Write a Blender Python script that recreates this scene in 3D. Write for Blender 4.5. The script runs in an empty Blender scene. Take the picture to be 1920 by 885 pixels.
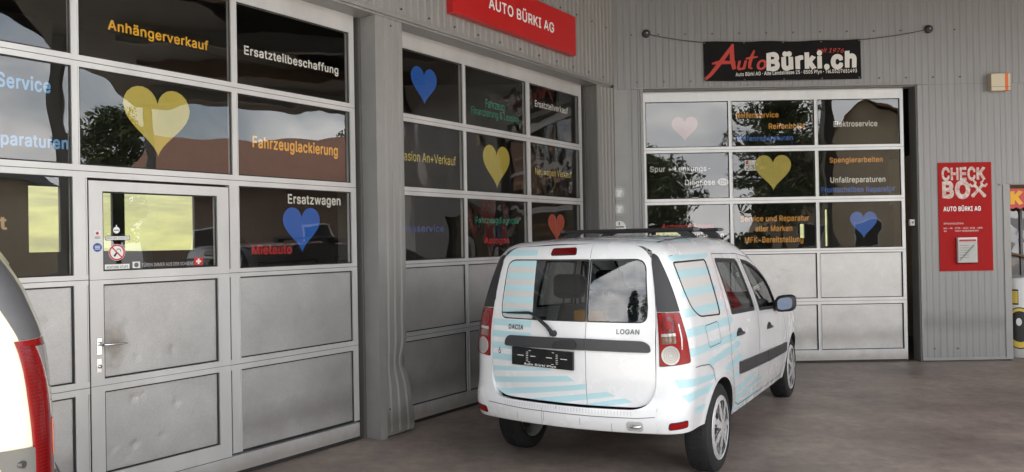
import bpy, bmesh, math, random
import numpy as np
from mathutils import Vector, Matrix
from mathutils.geometry import delaunay_2d_cdt
random.seed(7)
R_ = math.radians
sc = bpy.context.scene
COL = sc.collection

# ------------------------------------------------------------------ camera, sky, sun, exposure
CAM_H = 1.6378
cam = bpy.data.cameras.new('camera')
cam_o = bpy.data.objects.new('camera', cam); COL.objects.link(cam_o)
cam.sensor_width = 36; cam.lens = 27.188; cam.clip_start = .05; cam.clip_end = 3000
_r = Vector((9.99844468e-01, 1.20866885e-04, -1.76358928e-02)); _u = Vector((0.01763631, -0.00685223, 0.99982099)); _b = Vector((0, -0.99997652, -0.0068533))
cam_o.matrix_world = Matrix(((_r.x, _u.x, _b.x, 0), (_r.y, _u.y, _b.y, 0), (_r.z, _u.z, _b.z, CAM_H), (0, 0, 0, 1)))
sc.camera = cam_o
SUN_EL, SUN_AZ = 64.0, 162.0                     # azimuth clockwise from +Y: the sun stands behind the camera, a little to the right
w = bpy.data.worlds.new('World'); sc.world = w; w.use_nodes = True
nt = w.node_tree; bg = nt.nodes['Background']
sky = nt.nodes.new('ShaderNodeTexSky'); sky.sky_type = 'NISHITA'; sky.sun_disc = False
sky.sun_elevation = R_(SUN_EL); sky.sun_rotation = R_(SUN_AZ); sky.air_density = 1.2; sky.dust_density = 1.5
tc = nt.nodes.new('ShaderNodeTexCoord')
mp = nt.nodes.new('ShaderNodeMapping'); mp.inputs['Scale'].default_value = (1, 1, 2.2)
nz = nt.nodes.new('ShaderNodeTexNoise'); nz.inputs['Scale'].default_value = 2.6; nz.inputs['Detail'].default_value = 9; nz.inputs['Roughness'].default_value = .56
nz.inputs['Distortion'].default_value = .35
cr = nt.nodes.new('ShaderNodeValToRGB'); cr.color_ramp.elements[0].position = .35; cr.color_ramp.elements[1].position = .56
nz2 = nt.nodes.new('ShaderNodeTexNoise'); nz2.inputs['Scale'].default_value = 5; nz2.inputs['Detail'].default_value = 6
cr2 = nt.nodes.new('ShaderNodeValToRGB'); cr2.color_ramp.elements[0].position = .3; cr2.color_ramp.elements[1].position = .7
cr2.color_ramp.elements[0].color = (6.5, 6.9, 7.6, 1); cr2.color_ramp.elements[1].color = (16, 15.6, 15, 1)
mx = nt.nodes.new('ShaderNodeMix'); mx.data_type = 'RGBA'
L = nt.links.new
L(tc.outputs['Generated'], mp.inputs['Vector']); L(mp.outputs[0], nz.inputs['Vector']); L(mp.outputs[0], nz2.inputs['Vector'])
L(nz.outputs[0], cr.inputs[0]); L(nz2.outputs[0], cr2.inputs[0])
L(cr.outputs[0], mx.inputs[0]); L(sky.outputs[0], mx.inputs[6]); L(cr2.outputs[0], mx.inputs[7]); L(mx.outputs[2], bg.inputs[0])
bg.inputs[1].default_value = .115
sun = bpy.data.lights.new('sun', 'SUN'); sun.energy = 4.2; sun.angle = R_(.53); sun.color = (1, .945, .87)
sun_o = bpy.data.objects.new('sun', sun); COL.objects.link(sun_o)
_sd = Vector((math.sin(R_(SUN_AZ)) * math.cos(R_(SUN_EL)), math.cos(R_(SUN_AZ)) * math.cos(R_(SUN_EL)), math.sin(R_(SUN_EL))))
sun_o.rotation_euler = _sd.to_track_quat('Z', 'Y').to_euler(); sun_o.location = (0, -20, 40)
sc.view_settings.view_transform = 'Standard'; sc.view_settings.look = 'None'; sc.view_settings.gamma = 1
sc.view_settings.exposure = 1.8
sc.cycles.use_denoising = True
sc.cycles.max_bounces = 10; sc.cycles.transparent_max_bounces = 24; sc.cycles.glossy_bounces = 6
sc.cycles.sample_clamp_indirect = 6; sc.cycles.caustics_reflective = False; sc.cycles.caustics_refractive = False

# ------------------------------------------------------------------ materials
def M(name, col, rough=.5, metal=0., var=0., vs=4., col2=None, bump=0., bs=200., coat=0., spec=.5, streak=None, emit=0, grain=0., gs=60.):
    m = bpy.data.materials.new(name); m.use_nodes = True; n = m.node_tree; b = n.nodes['Principled BSDF']; lk = n.links.new
    b.inputs['Base Color'].default_value = (*col, 1); b.inputs['Roughness'].default_value = rough; b.inputs['Metallic'].default_value = metal
    b.inputs['Coat Weight'].default_value = coat; b.inputs['Coat Roughness'].default_value = .04; b.inputs['Specular IOR Level'].default_value = spec
    if var or bump: t = n.nodes.new('ShaderNodeTexCoord')
    if var:
        mpn = n.nodes.new('ShaderNodeMapping'); lk(t.outputs['Object'], mpn.inputs[0])
        if streak: mpn.inputs['Scale'].default_value = streak
        z = n.nodes.new('ShaderNodeTexNoise'); z.inputs['Scale'].default_value = vs; z.inputs['Detail'].default_value = 8; z.inputs['Roughness'].default_value = .6
        lk(mpn.outputs[0], z.inputs['Vector'])
        rp = n.nodes.new('ShaderNodeValToRGB'); rp.color_ramp.elements[0].position = .3; rp.color_ramp.elements[1].position = .7
        c2 = col2 or tuple(max(0, c * (1 - var)) for c in col)
        rp.color_ramp.elements[0].color = (*c2, 1); rp.color_ramp.elements[1].color = (*[min(1, c * (1 + (0 if col2 else var * .5))) for c in col], 1)
        lk(z.outputs[0], rp.inputs[0]); lk(rp.outputs[0], b.inputs['Base Color'])
        if grain:                                                    # fine speckle on top of the broad variation
            zg = n.nodes.new('ShaderNodeTexNoise'); zg.inputs['Scale'].default_value = gs; zg.inputs['Detail'].default_value = 5; zg.inputs['Roughness'].default_value = .7; lk(t.outputs['Object'], zg.inputs['Vector'])
            mg = n.nodes.new('ShaderNodeMapRange'); mg.inputs[1].default_value = .3; mg.inputs[2].default_value = .7; mg.inputs[3].default_value = 1 - grain; mg.inputs[4].default_value = 1 + grain; lk(zg.outputs[0], mg.inputs[0])
            vm = n.nodes.new('ShaderNodeVectorMath'); vm.operation = 'SCALE'; lk(rp.outputs[0], vm.inputs[0]); lk(mg.outputs[0], vm.inputs['Scale']); lk(vm.outputs[0], b.inputs['Base Color'])
        mr = n.nodes.new('ShaderNodeMapRange'); mr.inputs[3].default_value = max(0, rough - .08); mr.inputs[4].default_value = min(1, rough + .1)
        lk(z.outputs[0], mr.inputs[0]); lk(mr.outputs[0], b.inputs['Roughness'])
    if bump:
        z2 = n.nodes.new('ShaderNodeTexNoise'); z2.inputs['Scale'].default_value = bs; z2.inputs['Detail'].default_value = 3
        lk(t.outputs['Object'], z2.inputs['Vector'])
        bp_ = n.nodes.new('ShaderNodeBump'); bp_.inputs['Strength'].default_value = bump; bp_.inputs['Distance'].default_value = .004
        lk(z2.outputs[0], bp_.inputs['Height']); lk(bp_.outputs[0], b.inputs['Normal'])
    if emit:
        b.inputs['Emission Color'].default_value = (*col, 1); b.inputs['Emission Strength'].default_value = emit
    return m

def glass(name, tint, ior, wave=0., ws=2.5, rough=0.):
    m = bpy.data.materials.new(name); m.use_nodes = True; n = m.node_tree; lk = n.links.new; n.nodes.remove(n.nodes['Principled BSDF'])
    o = n.nodes['Material Output']; tr = n.nodes.new('ShaderNodeBsdfTransparent'); tr.inputs[0].default_value = (*tint, 1)
    gl = n.nodes.new('ShaderNodeBsdfGlossy'); gl.inputs['Roughness'].default_value = rough; fr = n.nodes.new('ShaderNodeFresnel'); 
    ge = n.nodes.new('ShaderNodeNewGeometry'); im = n.nodes.new('ShaderNodeMix'); im.data_type = 'FLOAT'
    im.inputs[2].default_value = ior; im.inputs[3].default_value = 1 / ior; lk(ge.outputs['Backfacing'], im.inputs[0]); lk(im.outputs[0], fr.inputs[0])   # same mirror strength from both sides
    mxs = n.nodes.new('ShaderNodeMixShader'); lk(fr.outputs[0], mxs.inputs[0]); lk(tr.outputs[0], mxs.inputs[1]); lk(gl.outputs[0], mxs.inputs[2]); lk(mxs.outputs[0], o.inputs[0])
    if wave:
        t = n.nodes.new('ShaderNodeTexCoord'); z = n.nodes.new('ShaderNodeTexNoise'); z.inputs['Scale'].default_value = ws; z.inputs['Detail'].default_value = 1.5
        lk(t.outputs['Object'], z.inputs['Vector']); bp_ = n.nodes.new('ShaderNodeBump'); bp_.inputs['Strength'].default_value = 1; bp_.inputs['Distance'].default_value = wave
        lk(z.outputs[0], bp_.inputs['Height']); lk(bp_.outputs[0], gl.inputs['Normal'])
    return m

ALU = M('anodised_aluminium', (.62, .615, .605), .36, .35, .12, 3, streak=(1, 1, .25))
PANEL = M('stucco_aluminium', (.52, .51, .50), .38, .5, .16, 2.2, bump=.45, bs=190, grain=.10, gs=130)
PANELD = M('stucco_aluminium_dull', (.5, .49, .475), .45, .55, .16, 2.2, bump=.5, bs=170)
GASKET = M('black_gasket', (.02, .02, .02), .6)
PANE = glass('acrylic_pane', (.86, .85, .82), 1.95, .005, 1.6)
PANE2 = glass('acrylic_pane_wavy', (.86, .85, .82), 1.95, .018, 2.6)
CLAD = M('silver_cladding', (.30, .292, .28), .5, .15, .10, 3, streak=(6, 6, .3))
CLADW = M('back_wall_cladding', (.27, .268, .265), .48, .4, .10, 3, streak=(6, 6, .25))
def add_smudge(m, z0, h, col, k):                                    # a horizontal band of scuffed dirt with a ragged edge
    n = m.node_tree; b = n.nodes['Principled BSDF']; lk = n.links.new; src = b.inputs['Base Color'].links[0].from_socket
    t = n.nodes.new('ShaderNodeTexCoord'); sx = n.nodes.new('ShaderNodeSeparateXYZ'); lk(t.outputs['Object'], sx.inputs[0])
    z = n.nodes.new('ShaderNodeTexNoise'); z.inputs['Scale'].default_value = 5; z.inputs['Detail'].default_value = 7; z.inputs['Roughness'].default_value = .65; lk(t.outputs['Object'], z.inputs['Vector'])
    d = n.nodes.new('ShaderNodeMath'); d.operation = 'SUBTRACT'; d.inputs[1].default_value = z0; lk(sx.outputs[2], d.inputs[0]); a = n.nodes.new('ShaderNodeMath'); a.operation = 'ABSOLUTE'; lk(d.outputs[0], a.inputs[0])
    e = n.nodes.new('ShaderNodeMath'); e.operation = 'MULTIPLY_ADD'; e.inputs[1].default_value = -h * 1.6; lk(z.outputs[0], e.inputs[0]); lk(a.outputs[0], e.inputs[2])
    r = n.nodes.new('ShaderNodeMapRange'); r.inputs[1].default_value = -h * .7; r.inputs[2].default_value = h * .3; r.inputs[3].default_value = k; r.inputs[4].default_value = 0; lk(e.outputs[0], r.inputs[0])
    x = n.nodes.new('ShaderNodeMix'); x.data_type = 'RGBA'; x.inputs[7].default_value = (*col, 1); lk(r.outputs[0], x.inputs[0]); lk(src, x.inputs[6]); lk(x.outputs[2], b.inputs['Base Color'])
add_smudge(CLADW, .50, .14, (.15, .14, .135), .45); add_smudge(ALU, .05, .10, (.30, .26, .22), .6); add_smudge(CLAD, .12, .16, (.13, .115, .10), .7); add_smudge(PANEL, .33, .14, (.27, .25, .235), .55)
REVEAL = M('grey_reveal', (.19, .185, .175), .55, .1, .2, 3, streak=(3, 3, .4))
FLASH = M('folded_flashing', (.30, .295, .285), .45, .2, .12, 4)
SCREW = M('dark_screw', (.06, .055, .05), .5, .4)
RED = M('sign_red', (.52, .018, .018), .32, 0, .06, 3)
REDP = M('poster_red', (.40, .012, .012), .6, 0, .08, 5, spec=.15)
WHITEL = M('white_lettering', (.80, .80, .78), .5)
CREAML = M('worn_white_lettering', (.74, .71, .66), .55, 0, .35, 22, col2=(.5, .25, .22))
YEL = M('yellow_lettering', (.82, .42, .01), .5)
ORA = M('orange_lettering', (.75, .33, .02), .5)
BLUE = M('blue_film', (.006, .12, .55), .35)
LBLUE = M('light_blue_film', (.13, .36, .70), .45)
DBLUE = M('dark_blue_film', (.03, .07, .28), .45)
GREEN = M('green_lettering', (.0, .27, .17), .5)
REDL = M('red_lettering', (.55, .015, .02), .5)
HEARTY = M('yellow_film', (.56, .46, .07), .45, 0, .06, 6)
HEARTR = M('red_film', (.52, .085, .05), .45)
HEARTP = M('pale_pink_film', (.34, .15, .15), .4)
TANL = M('tan_lettering', (.55, .38, .2), .5)
CONC = M('stained_concrete', (.335, .27, .23), .5, 0, .5, .9, bump=.35, bs=40, grain=.20, gs=9)
ASPH = M('asphalt', (.165, .163, .160), .85, 0, .25, 1.2, bump=.4, bs=90)
GRASSM = M('meadow_grass', (.085, .09, .026), .9, 0, .5, .5)
WHITECAR = M('white_car_paint', (.775, .78, .79), .25, 0, .035, 3, coat=.6)
STRIPE = M('pale_blue_vinyl', (.46, .68, .73), .33, coat=.3)
FILMW = M('white_window_film', (.62, .61, .595), .35)
BLACKP = M('black_plastic', (.022, .022, .024), .5, 0, .2, 8)
DARKG = M('dark_grey_plastic', (.045, .046, .05), .45, 0, .15, 8)
SEAM = M('dark_seam', (.012, .012, .013), .7)
LAMPR = M('red_lens', (.25, .002, .003), .25, coat=.12, spec=.3)
LAMPD = M('deep_red_lens', (.12, .002, .003), .2, coat=.25)
LAMPW = M('clear_lens', (.46, .44, .42), .15, .4, coat=.5)
LAMPO = M('smoky_lens', (.15, .08, .055), .2, .2, coat=1)
TYRE = M('tyre_rubber', (.016, .016, .017), .75, 0, .3, 12)
HUB = M('silver_hubcap', (.70, .70, .70), .3, .4, .08, 6)
CHROME = M('chrome', (.75, .75, .75), .15, 1)
CARGLASS = glass('car_glass', (.66, .69, .70), 1.85, .0)
CARGLASSD = glass('side_car_glass', (.5, .53, .52), 1.7, .0)
MIRROR = M('mirror_glass', (.06, .075, .11), .02, 1)
SEATF = M('seat_fabric', (.05, .055, .075), .9, 0, .2, 20)
INTER = M('car_interior_grey', (.10, .10, .105), .8)
PLATE = M('black_plate_holder', (.014, .014, .015), .3, 0, .2, 20)
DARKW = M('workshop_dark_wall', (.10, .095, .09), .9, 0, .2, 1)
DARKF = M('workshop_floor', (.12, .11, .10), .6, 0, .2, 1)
CREAM = M('cream_plastic', (.62, .55, .40), .45)
ORANGE = M('orange_strip', (.75, .13, .01), .4)
VINYLB = M('black_banner_vinyl', (.010, .009, .009), .6, 0, .2, 3, spec=.12)
BANR = M('banner_red', (.50, .035, .02), .5)
BANW = M('banner_white', (.72, .70, .66), .5)
ROPE = M('dark_wire', (.06, .045, .035), .6, .3)
BOUNCE = M('bounce_concrete', (.52, .50, .465), .8, 0, .15, 1.5, bump=.3, bs=60)  # kept pale so the added slab throws sunlight back
CANW = M('canopy_soffit', (.16, .145, .125), .7, 0, .1, 1)
VYEL = M('yellow_van_paint', (.80, .75, .56), .3, 0, .03, 2, coat=.5)
VGREY = M('grey_van_plastic', (.13, .13, .135), .5, 0, .12, 10)
BARK = M('bark', (.07, .05, .035), .9, 0, .4, 9)
LEAF = [M('leaf_dark', (.030, .052, .018), .7, 0, .4, 1.2), M('leaf_mid', (.055, .085, .024), .7, 0, .4, 1.2), M('leaf_light', (.085, .115, .03), .7, 0, .4, 1.2)]
ROOFT = M('brown_roof_tiles', (.20, .095, .06), .8, 0, .35, 6)
RENDERW = M('cream_render', (.55, .44, .31), .85, 0, .12, 2)
WOOD = M('brown_wood', (.16, .085, .045), .6, 0, .3, 6, streak=(1, 1, 8))
PAPER = M('paper', (.72, .72, .70), .7)

# ------------------------------------------------------------------ helpers
def tag(o, label=None, cat=None, group=None, kind=None):
    if label: o['label'] = label
    if cat: o['category'] = cat; o['kind'] = 'thing'
    if group: o['group'] = group
    if kind: o['kind'] = kind
    return o

def empty(name, loc=(0, 0, 0), rz=0., label=None, cat=None, group=None, parent=None):
    o = bpy.data.objects.new(name, None); COL.objects.link(o); o.location = loc; o.rotation_euler = (0, 0, rz); o.empty_display_size = .2
    if parent: o.parent = parent
    return tag(o, label, cat, group)

class MB:
    def __init__(s): s.v = []; s.f = []; s.m = []; s.sm = []
    def add(s, vs, fs, m=0, sm=False):
        k = len(s.v); s.v += [tuple(p) for p in vs]
        for f in fs: s.f.append(tuple(i + k for i in f)); s.m.append(m); s.sm.append(sm)
        return s
    def box(s, x0, x1, y0, y1, z0, z1, m=0, bev=0.):
        if bev <= 0:
            v = [(x, y, z) for z in (z0, z1) for y in (y0, y1) for x in (x0, x1)]
            return s.add(v, [(0, 2, 3, 1), (4, 5, 7, 6), (0, 1, 5, 4), (1, 3, 7, 5), (3, 2, 6, 7), (2, 0, 4, 6)], m)
        bm = bmesh.new(); bmesh.ops.create_cube(bm, size=1)
        for q in bm.verts: q.co = ((x0 + x1) / 2 + q.co.x * (x1 - x0), (y0 + y1) / 2 + q.co.y * (y1 - y0), (z0 + z1) / 2 + q.co.z * (z1 - z0))
        bmesh.ops.bevel(bm, geom=bm.edges[:], offset=bev, segments=2, affect='EDGES', profile=.5)
        bm.verts.index_update(); s.add([q.co[:] for q in bm.verts], [[q.index for q in f.verts] for f in bm.faces], m); bm.free(); return s
    def tube(s, pts, r, n=10, m=0, cap=True):
        pts = [Vector(p) for p in pts]; rr = r if isinstance(r, (list, tuple)) else [r] * len(pts); rings = []
        up = Vector((0, 0, 1))
        for i, p in enumerate(pts):
            d = (pts[min(i + 1, len(pts) - 1)] - pts[max(i - 1, 0)]).normalized()
            a = d.cross(up);
            if a.length < 1e-3: a = d.cross(Vector((1, 0, 0)))
            a.normalize(); b = a.cross(d)
            rings.append([p + (a * math.cos(2 * math.pi * k / n) + b * math.sin(2 * math.pi * k / n)) * rr[i] for k in range(n)])
        vs = [q for r_ in rings for q in r_]
        fs = [(i * n + k, i * n + (k + 1) % n, (i + 1) * n + (k + 1) % n, (i + 1) * n + k) for i in range(len(pts) - 1) for k in range(n)]
        s.add(vs, fs, m, True)
        if cap:
            s.add(rings[0], [tuple(range(n - 1, -1, -1))], m); s.add(rings[-1], [tuple(range(n))], m)
        return s
    def lathe(s, prof, n=32, axis='x', c=(0, 0, 0), m=0, sm=True, closed=False):
        vs = []                                                     # prof: (along axis, radius)
        for a, r in prof:
            for k in range(n):
                t = 2 * math.pi * k / n; p = (a, r * math.cos(t), r * math.sin(t))
                if axis == 'y': p = (p[2], p[0], p[1])
                if axis == 'z': p = (p[1], p[2], p[0])
                vs.append((p[0] + c[0], p[1] + c[1], p[2] + c[2]))
        fs = [(i * n + k, i * n + (k + 1) % n, (i + 1) * n + (k + 1) % n, (i + 1) * n + k) for i in range(len(prof) - 1) for k in range(n)]
        return s.add(vs, fs, m, sm)
    def prism(s, poly, y0, y1, m=0):                                # polygon in local x,z pushed through y (front face at y0)
        n = len(poly); vs = [(x, y0, z) for x, z in poly] + [(x, y1, z) for x, z in poly]
        return s.add(vs, [tuple(range(n)), tuple(range(2 * n - 1, n - 1, -1))] + [(i, i + n, (i + 1) % n + n, (i + 1) % n) for i in range(n)], m)
    def build(s, name, mats, parent=None, loc=None, rz=0.):
        me = bpy.data.meshes.new(name); me.from_pydata(s.v, [], s.f)
        for mt in (mats if isinstance(mats, (list, tuple)) else [mats]): me.materials.append(mt)
        me.polygons.foreach_set('material_index', s.m); me.polygons.foreach_set('use_smooth', s.sm); me.update()
        bm = bmesh.new(); bm.from_mesh(me); bmesh.ops.recalc_face_normals(bm, faces=bm.faces[:]); bm.to_mesh(me); bm.free()
        o = bpy.data.objects.new(name, me); COL.objects.link(o)
        if parent: o.parent = parent
        if loc is not None: o.location = loc; o.rotation_euler = (0, 0, rz)
        return o

# letter outlines of a plain grotesque: advance, contours (thousandths of the type size)
GLYPHS = {
 '&': (448, '197,-7 150,-2 110,12 78,34 54,62 39,96 34,133 37,163 47,189 63,213 140,279 237,352 255,375 262,405 258,427 245,445 226,457 201,461 168,453 155,444 145,431 137,399 145,363 204,284 438,0 364,0 102,319 87,344 78,370 75,398 79,430 91,458 109,481 134,499 165,510 200,513 235,510 266,499 290,482 308,459 320,433 324,404 322,382 305,342 275,308 128,195 110,174 100,154 97,131 100,108 109,87 124,70 143,57 166,49 193,46 223,50 251,59 278,75 301,95 321,121 336,151 346,186 349,224 408,224 405,180 397,144 385,115 333,47 305,23 271,7 234,-3'),
 '+': (453, '198,34 198,364 255,364 255,34;61,172 61,226 391,226 391,172'),
 '-': (453, '337,244 337,188 114,188 114,244'),
 '.': (188, '95,-4 78,-1 63,9 53,24 50,41 53,59 63,73 78,83 95,87 113,83 128,73 138,59 141,41 138,24 128,9 113,-1'),
 '/': (249, '235,533 71,-76 14,-76 178,533'),
 '0': (453, '227,-7 174,1 130,24 95,62 69,113 53,178 48,254 53,330 69,395 95,447 130,484 174,508 227,516 279,508 323,484 358,447 384,395 400,330 405,254 400,178 384,113 359,62 323,24 279,1;227,50 261,56 290,74 313,103 330,144 340,194 344,254 340,314 330,365 313,405 290,435 261,453 227,460 192,453 163,435 140,405 123,365 113,314 109,254 113,194 123,144 140,103 163,74 192,56'),
 '1': (453, '76,0 76,55 391,55 391,0;276,509 276,0 212,0 212,448 86,358 86,427 198,509'),
 '2': (453, '64,0 64,47 282,282 311,327 318,348 320,371 317,397 308,419 293,436 273,449 250,457 224,460 196,457 172,447 153,433 139,413 130,390 127,362 66,362 71,405 86,442 111,473 143,496 182,511 225,516 268,511 306,497 337,474 361,445 376,411 381,372 371,318 357,290 306,223 153,60 389,57 389,0'),
 '3': (453, '218,-7 173,-3 133,10 98,30 70,57 52,91 44,132 109,132 115,107 126,87 144,71 165,59 191,52 219,50 248,53 275,61 297,74 315,93 325,116 329,145 326,172 316,196 299,217 275,234 242,244 157,248 157,299 288,448 70,452 70,509 372,509 372,461 211,278 211,289 264,288 308,276 344,253 371,222 387,186 393,145 387,103 370,66 344,36 309,12 266,-2'),
 '4': (453, '40,105 40,158 247,509 311,509 109,166 413,163 413,105;282,0 282,318 343,318 343,0'),
 '5': (453, '221,-7 178,-2 140,11 108,32 83,60 66,93 60,130 122,130 127,108 138,89 173,60 196,52 221,50 250,53 276,64 298,82 314,104 324,131 328,162 324,193 314,221 297,244 275,262 248,273 218,277 192,275 145,258 128,246 67,253 96,509 366,509 366,452 151,452 134,301 155,315 178,325 229,334 263,330 294,321 321,306 345,285 364,260 379,231 388,199 391,163 385,117 369,76 343,41 309,15 268,-1'),
 '6': (453, '226,-7 182,-1 142,15 109,40 84,74 69,115 64,162 68,199 80,239 102,285 252,509 322,509 151,261 145,261 165,288 196,307 235,314 278,309 316,295 346,271 370,240 384,201 389,157 384,112 368,73 343,39 310,14 271,-2;226,48 254,52 279,63 299,79 314,101 324,128 327,157 324,187 314,213 299,235 279,251 254,262 226,265 198,262 174,252 153,235 138,214 128,188 125,158 128,128 138,102 153,79 174,63 198,52'),
 '7': (453, '97,0 323,448 62,452 62,509 391,509 391,449 165,0'),
 '8': (453, '226,-7 178,-2 136,11 101,33 74,62 57,96 52,135 55,166 65,195 81,220 101,241 125,256 153,265 119,282 93,308 76,342 70,380 75,417 90,450 114,477 146,498 184,511 226,516 269,511 306,498 337,477 361,450 377,417 382,380 376,342 359,308 333,282 300,267 327,256 351,241 372,220 387,195 397,166 401,135 395,96 378,62 352,33 317,11 275,-2;226,49 258,52 285,60 307,74 323,91 333,113 337,139 333,165 322,189 305,208 283,223 256,232 226,235 196,232 169,223 147,208 130,189 119,165 115,139 119,113 129,91 145,74 167,60 195,52;252,292 274,300 293,313 307,330 316,351 319,376 316,399 308,420 294,437 275,449 252,457 226,460 200,457 177,449 159,437 145,420 136,399 133,376 136,351 145,330 159,313 178,300 201,292'),
 '9': (453, '226,516 271,510 310,494 343,468 368,434 384,393 389,347 385,309 373,270 350,224 200,0 130,0 301,248 307,248 287,221 257,202 238,196 175,199 137,214 106,237 83,269 68,307 64,352 69,397 85,436 110,469 143,494 182,510;226,460 199,457 174,446 154,429 138,407 129,381 125,352 129,322 138,295 154,274 174,257 199,247 226,243 254,247 279,257 299,273 314,295 324,321 327,350 324,381 314,407 299,429 279,446 254,457'),
 ':': (188, '95,-4 78,-1 63,9 53,24 50,41 53,59 63,73 78,83 95,87 113,83 128,73 138,59 141,41 138,24 128,9 113,-1;95,271 78,274 63,284 53,299 50,316 53,334 63,349 78,359 95,362 113,359 128,349 138,334 141,316 138,299 128,284 113,274'),
 'A': (480, '16,0 201,509 276,509 463,0 395,0 264,372 232,478 245,478 191,302 85,0;110,142 110,199 370,199 370,142'),
 'B': (456, '60,0 60,509 241,509 289,504 329,491 359,469 381,442 394,410 398,374 395,344 387,320 373,301 356,286 315,267 315,262 339,257 363,245 385,227 402,203 414,173 418,136 413,100 400,67 377,39 344,18 301,4 247,0;125,57 245,57 296,63 330,80 349,105 355,137 352,161 342,184 327,203 306,218 279,228 248,231 125,231;125,285 238,285 265,288 288,296 308,309 323,326 333,348 336,372 330,403 313,429 283,446 240,452 125,452'),
 'C': (510, '267,-7 205,1 150,25 104,63 70,115 48,179 40,254 48,329 70,393 104,445 150,484 205,508 267,516 305,513 340,504 373,490 402,471 427,447 448,418 463,385 473,348 408,348 401,373 375,413 337,440 292,454 267,456 223,450 184,432 150,403 125,364 109,314 103,254 109,194 125,145 151,105 184,76 223,59 267,53 315,60 357,81 375,96 401,136 408,160 473,160 463,124 448,91 428,62 402,38 373,19 341,5 305,-4'),
 'D': (502, '219,0 96,0 96,57 215,57 272,63 318,81 354,110 379,149 394,198 399,255 394,312 379,361 354,399 320,428 275,446 221,452 93,452 93,509 225,509 294,501 353,478 399,441 433,391 455,329 462,255 455,181 433,119 398,68 351,31 291,8;125,509 125,0 60,0 60,509'),
 'E': (419, '60,0 60,509 372,509 372,452 125,452 125,286 355,286 355,229 125,229 125,57 375,57 375,0'),
 'F': (410, '60,0 60,509 369,509 369,452 125,452 125,278 346,278 346,221 125,221 125,0'),
 'G': (520, '269,-7 205,1 149,25 104,64 69,116 47,179 40,254 47,329 69,393 103,445 149,484 203,508 265,516 304,513 340,504 374,489 403,469 429,445 449,416 465,384 474,349 408,349 387,393 356,427 315,448 265,456 222,450 183,432 150,404 125,364 109,314 103,254 109,194 125,145 151,105 184,76 224,59 269,53 309,57 345,71 374,93 396,123 410,160 415,202 434,199 283,199 283,256 478,256 478,200 471,141 451,91 419,50 377,19 326,0'),
 'H': (517, '60,0 60,509 125,509 125,289 392,289 392,509 457,509 457,0 392,0 392,232 125,232 125,0'),
 'I': (300, '31,0 31,57 118,57 118,452 31,452 31,509 269,509 269,452 183,452 183,57 269,57 269,0'),
 'K': (467, '104,145 104,216 212,344 364,509 448,509 231,276;60,0 60,509 125,509 125,0;372,0 188,259 228,309 449,0'),
 'L': (393, '60,0 60,509 125,509 125,57 361,57 361,0'),
 'M': (628, '60,0 60,509 152,509 322,49 307,49 352,187 476,509 568,509 568,0 504,0 507,457 513,457 456,291 342,0 286,0 112,457 119,457 122,0'),
 'N': (523, '60,0 60,509 136,509 401,82 414,55 405,54 399,195 399,509 463,509 463,0 387,0 108,452 119,454 125,291 125,0'),
 'O': (533, '267,-7 205,1 150,25 105,63 70,115 48,179 40,254 48,329 70,393 105,445 150,484 205,508 267,516 329,508 384,484 429,445 464,393 486,329 493,254 486,179 464,115 429,63 384,25 329,1;267,53 310,59 349,76 383,105 408,144 425,194 430,254 425,314 408,365 383,404 349,433 310,450 267,456 223,450 184,433 151,404 125,364 109,314 103,254 109,194 125,144 151,105 184,76 223,59'),
 'P': (445, '60,0 60,509 235,509 289,503 332,487 366,462 390,430 404,391 409,348 404,304 390,265 366,233 332,207 289,191 235,186 109,186 109,242 233,242 269,246 297,256 318,272 333,294 342,319 342,376 333,402 318,423 297,439 268,449 232,452 125,452 125,0'),
 'R': (449, '60,0 60,509 236,509 290,504 333,489 367,465 390,433 405,395 409,352 405,309 390,271 367,240 333,217 289,203 236,198 96,198 96,255 234,255 269,258 298,267 319,281 334,300 342,324 345,352 342,380 334,405 319,425 298,440 269,449 233,452 125,452 125,0;353,0 230,229 303,229 428,0'),
 'S': (447, '224,-9 172,-4 128,9 91,31 64,60 46,96 38,137 104,137 110,110 123,88 142,71 166,59 224,49 257,52 286,60 311,74 329,92 341,114 346,139 342,161 332,179 296,205 184,239 128,260 86,289 60,326 52,372 58,413 75,448 102,476 138,498 180,511 227,516 275,511 316,498 351,476 377,449 394,415 401,378 337,378 326,412 302,437 267,453 225,459 194,456 167,448 145,435 129,418 118,398 115,376 119,352 131,334 148,319 212,293 312,264 359,238 379,220 395,198 405,171 408,139 403,99 386,64 360,34 323,11 278,-4'),
 'T': (449, '32,452 32,509 417,509 417,452 257,452 257,0 193,0 193,452'),
 'U': (517, '259,-8 203,-2 154,15 114,43 85,80 66,124 60,173 60,509 124,509 124,178 128,144 141,113 160,87 187,68 220,56 259,52 298,56 331,68 357,87 377,113 389,144 393,178 393,509 457,509 457,173 451,124 433,80 403,43 363,15 315,-2'),
 'V': (480, '204,0 16,509 84,509 248,31 235,31 290,206 395,509 463,509 278,0'),
 'X': (474, '18,0 217,284 217,236 29,509 104,509 233,312 243,292 232,292 298,400 374,509 446,509 259,239 259,287 456,0 382,0 230,231 244,231 182,129 91,0'),
 'Z': (438, '42,0 42,46 341,476 348,454 40,452 40,509 397,509 397,462 97,33 90,54 399,57 399,0'),
 'a': (389, '160,-9 126,-5 94,5 68,22 48,45 35,73 30,108 34,138 43,161 58,179 78,193 125,211 252,230 265,235 273,243 276,255 267,297 256,311 240,322 220,329 171,329 132,313 107,288 100,274 41,291 57,322 79,346 104,364 163,382 215,383 263,372 286,360 306,343 322,320 333,290 337,251 337,0 277,0 277,52 272,52 252,25 215,1 190,-6;170,45 202,49 228,59 248,74 263,93 272,115 276,138 276,190 134,159 103,139 95,124 92,105 94,87 102,72 130,52'),
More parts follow.
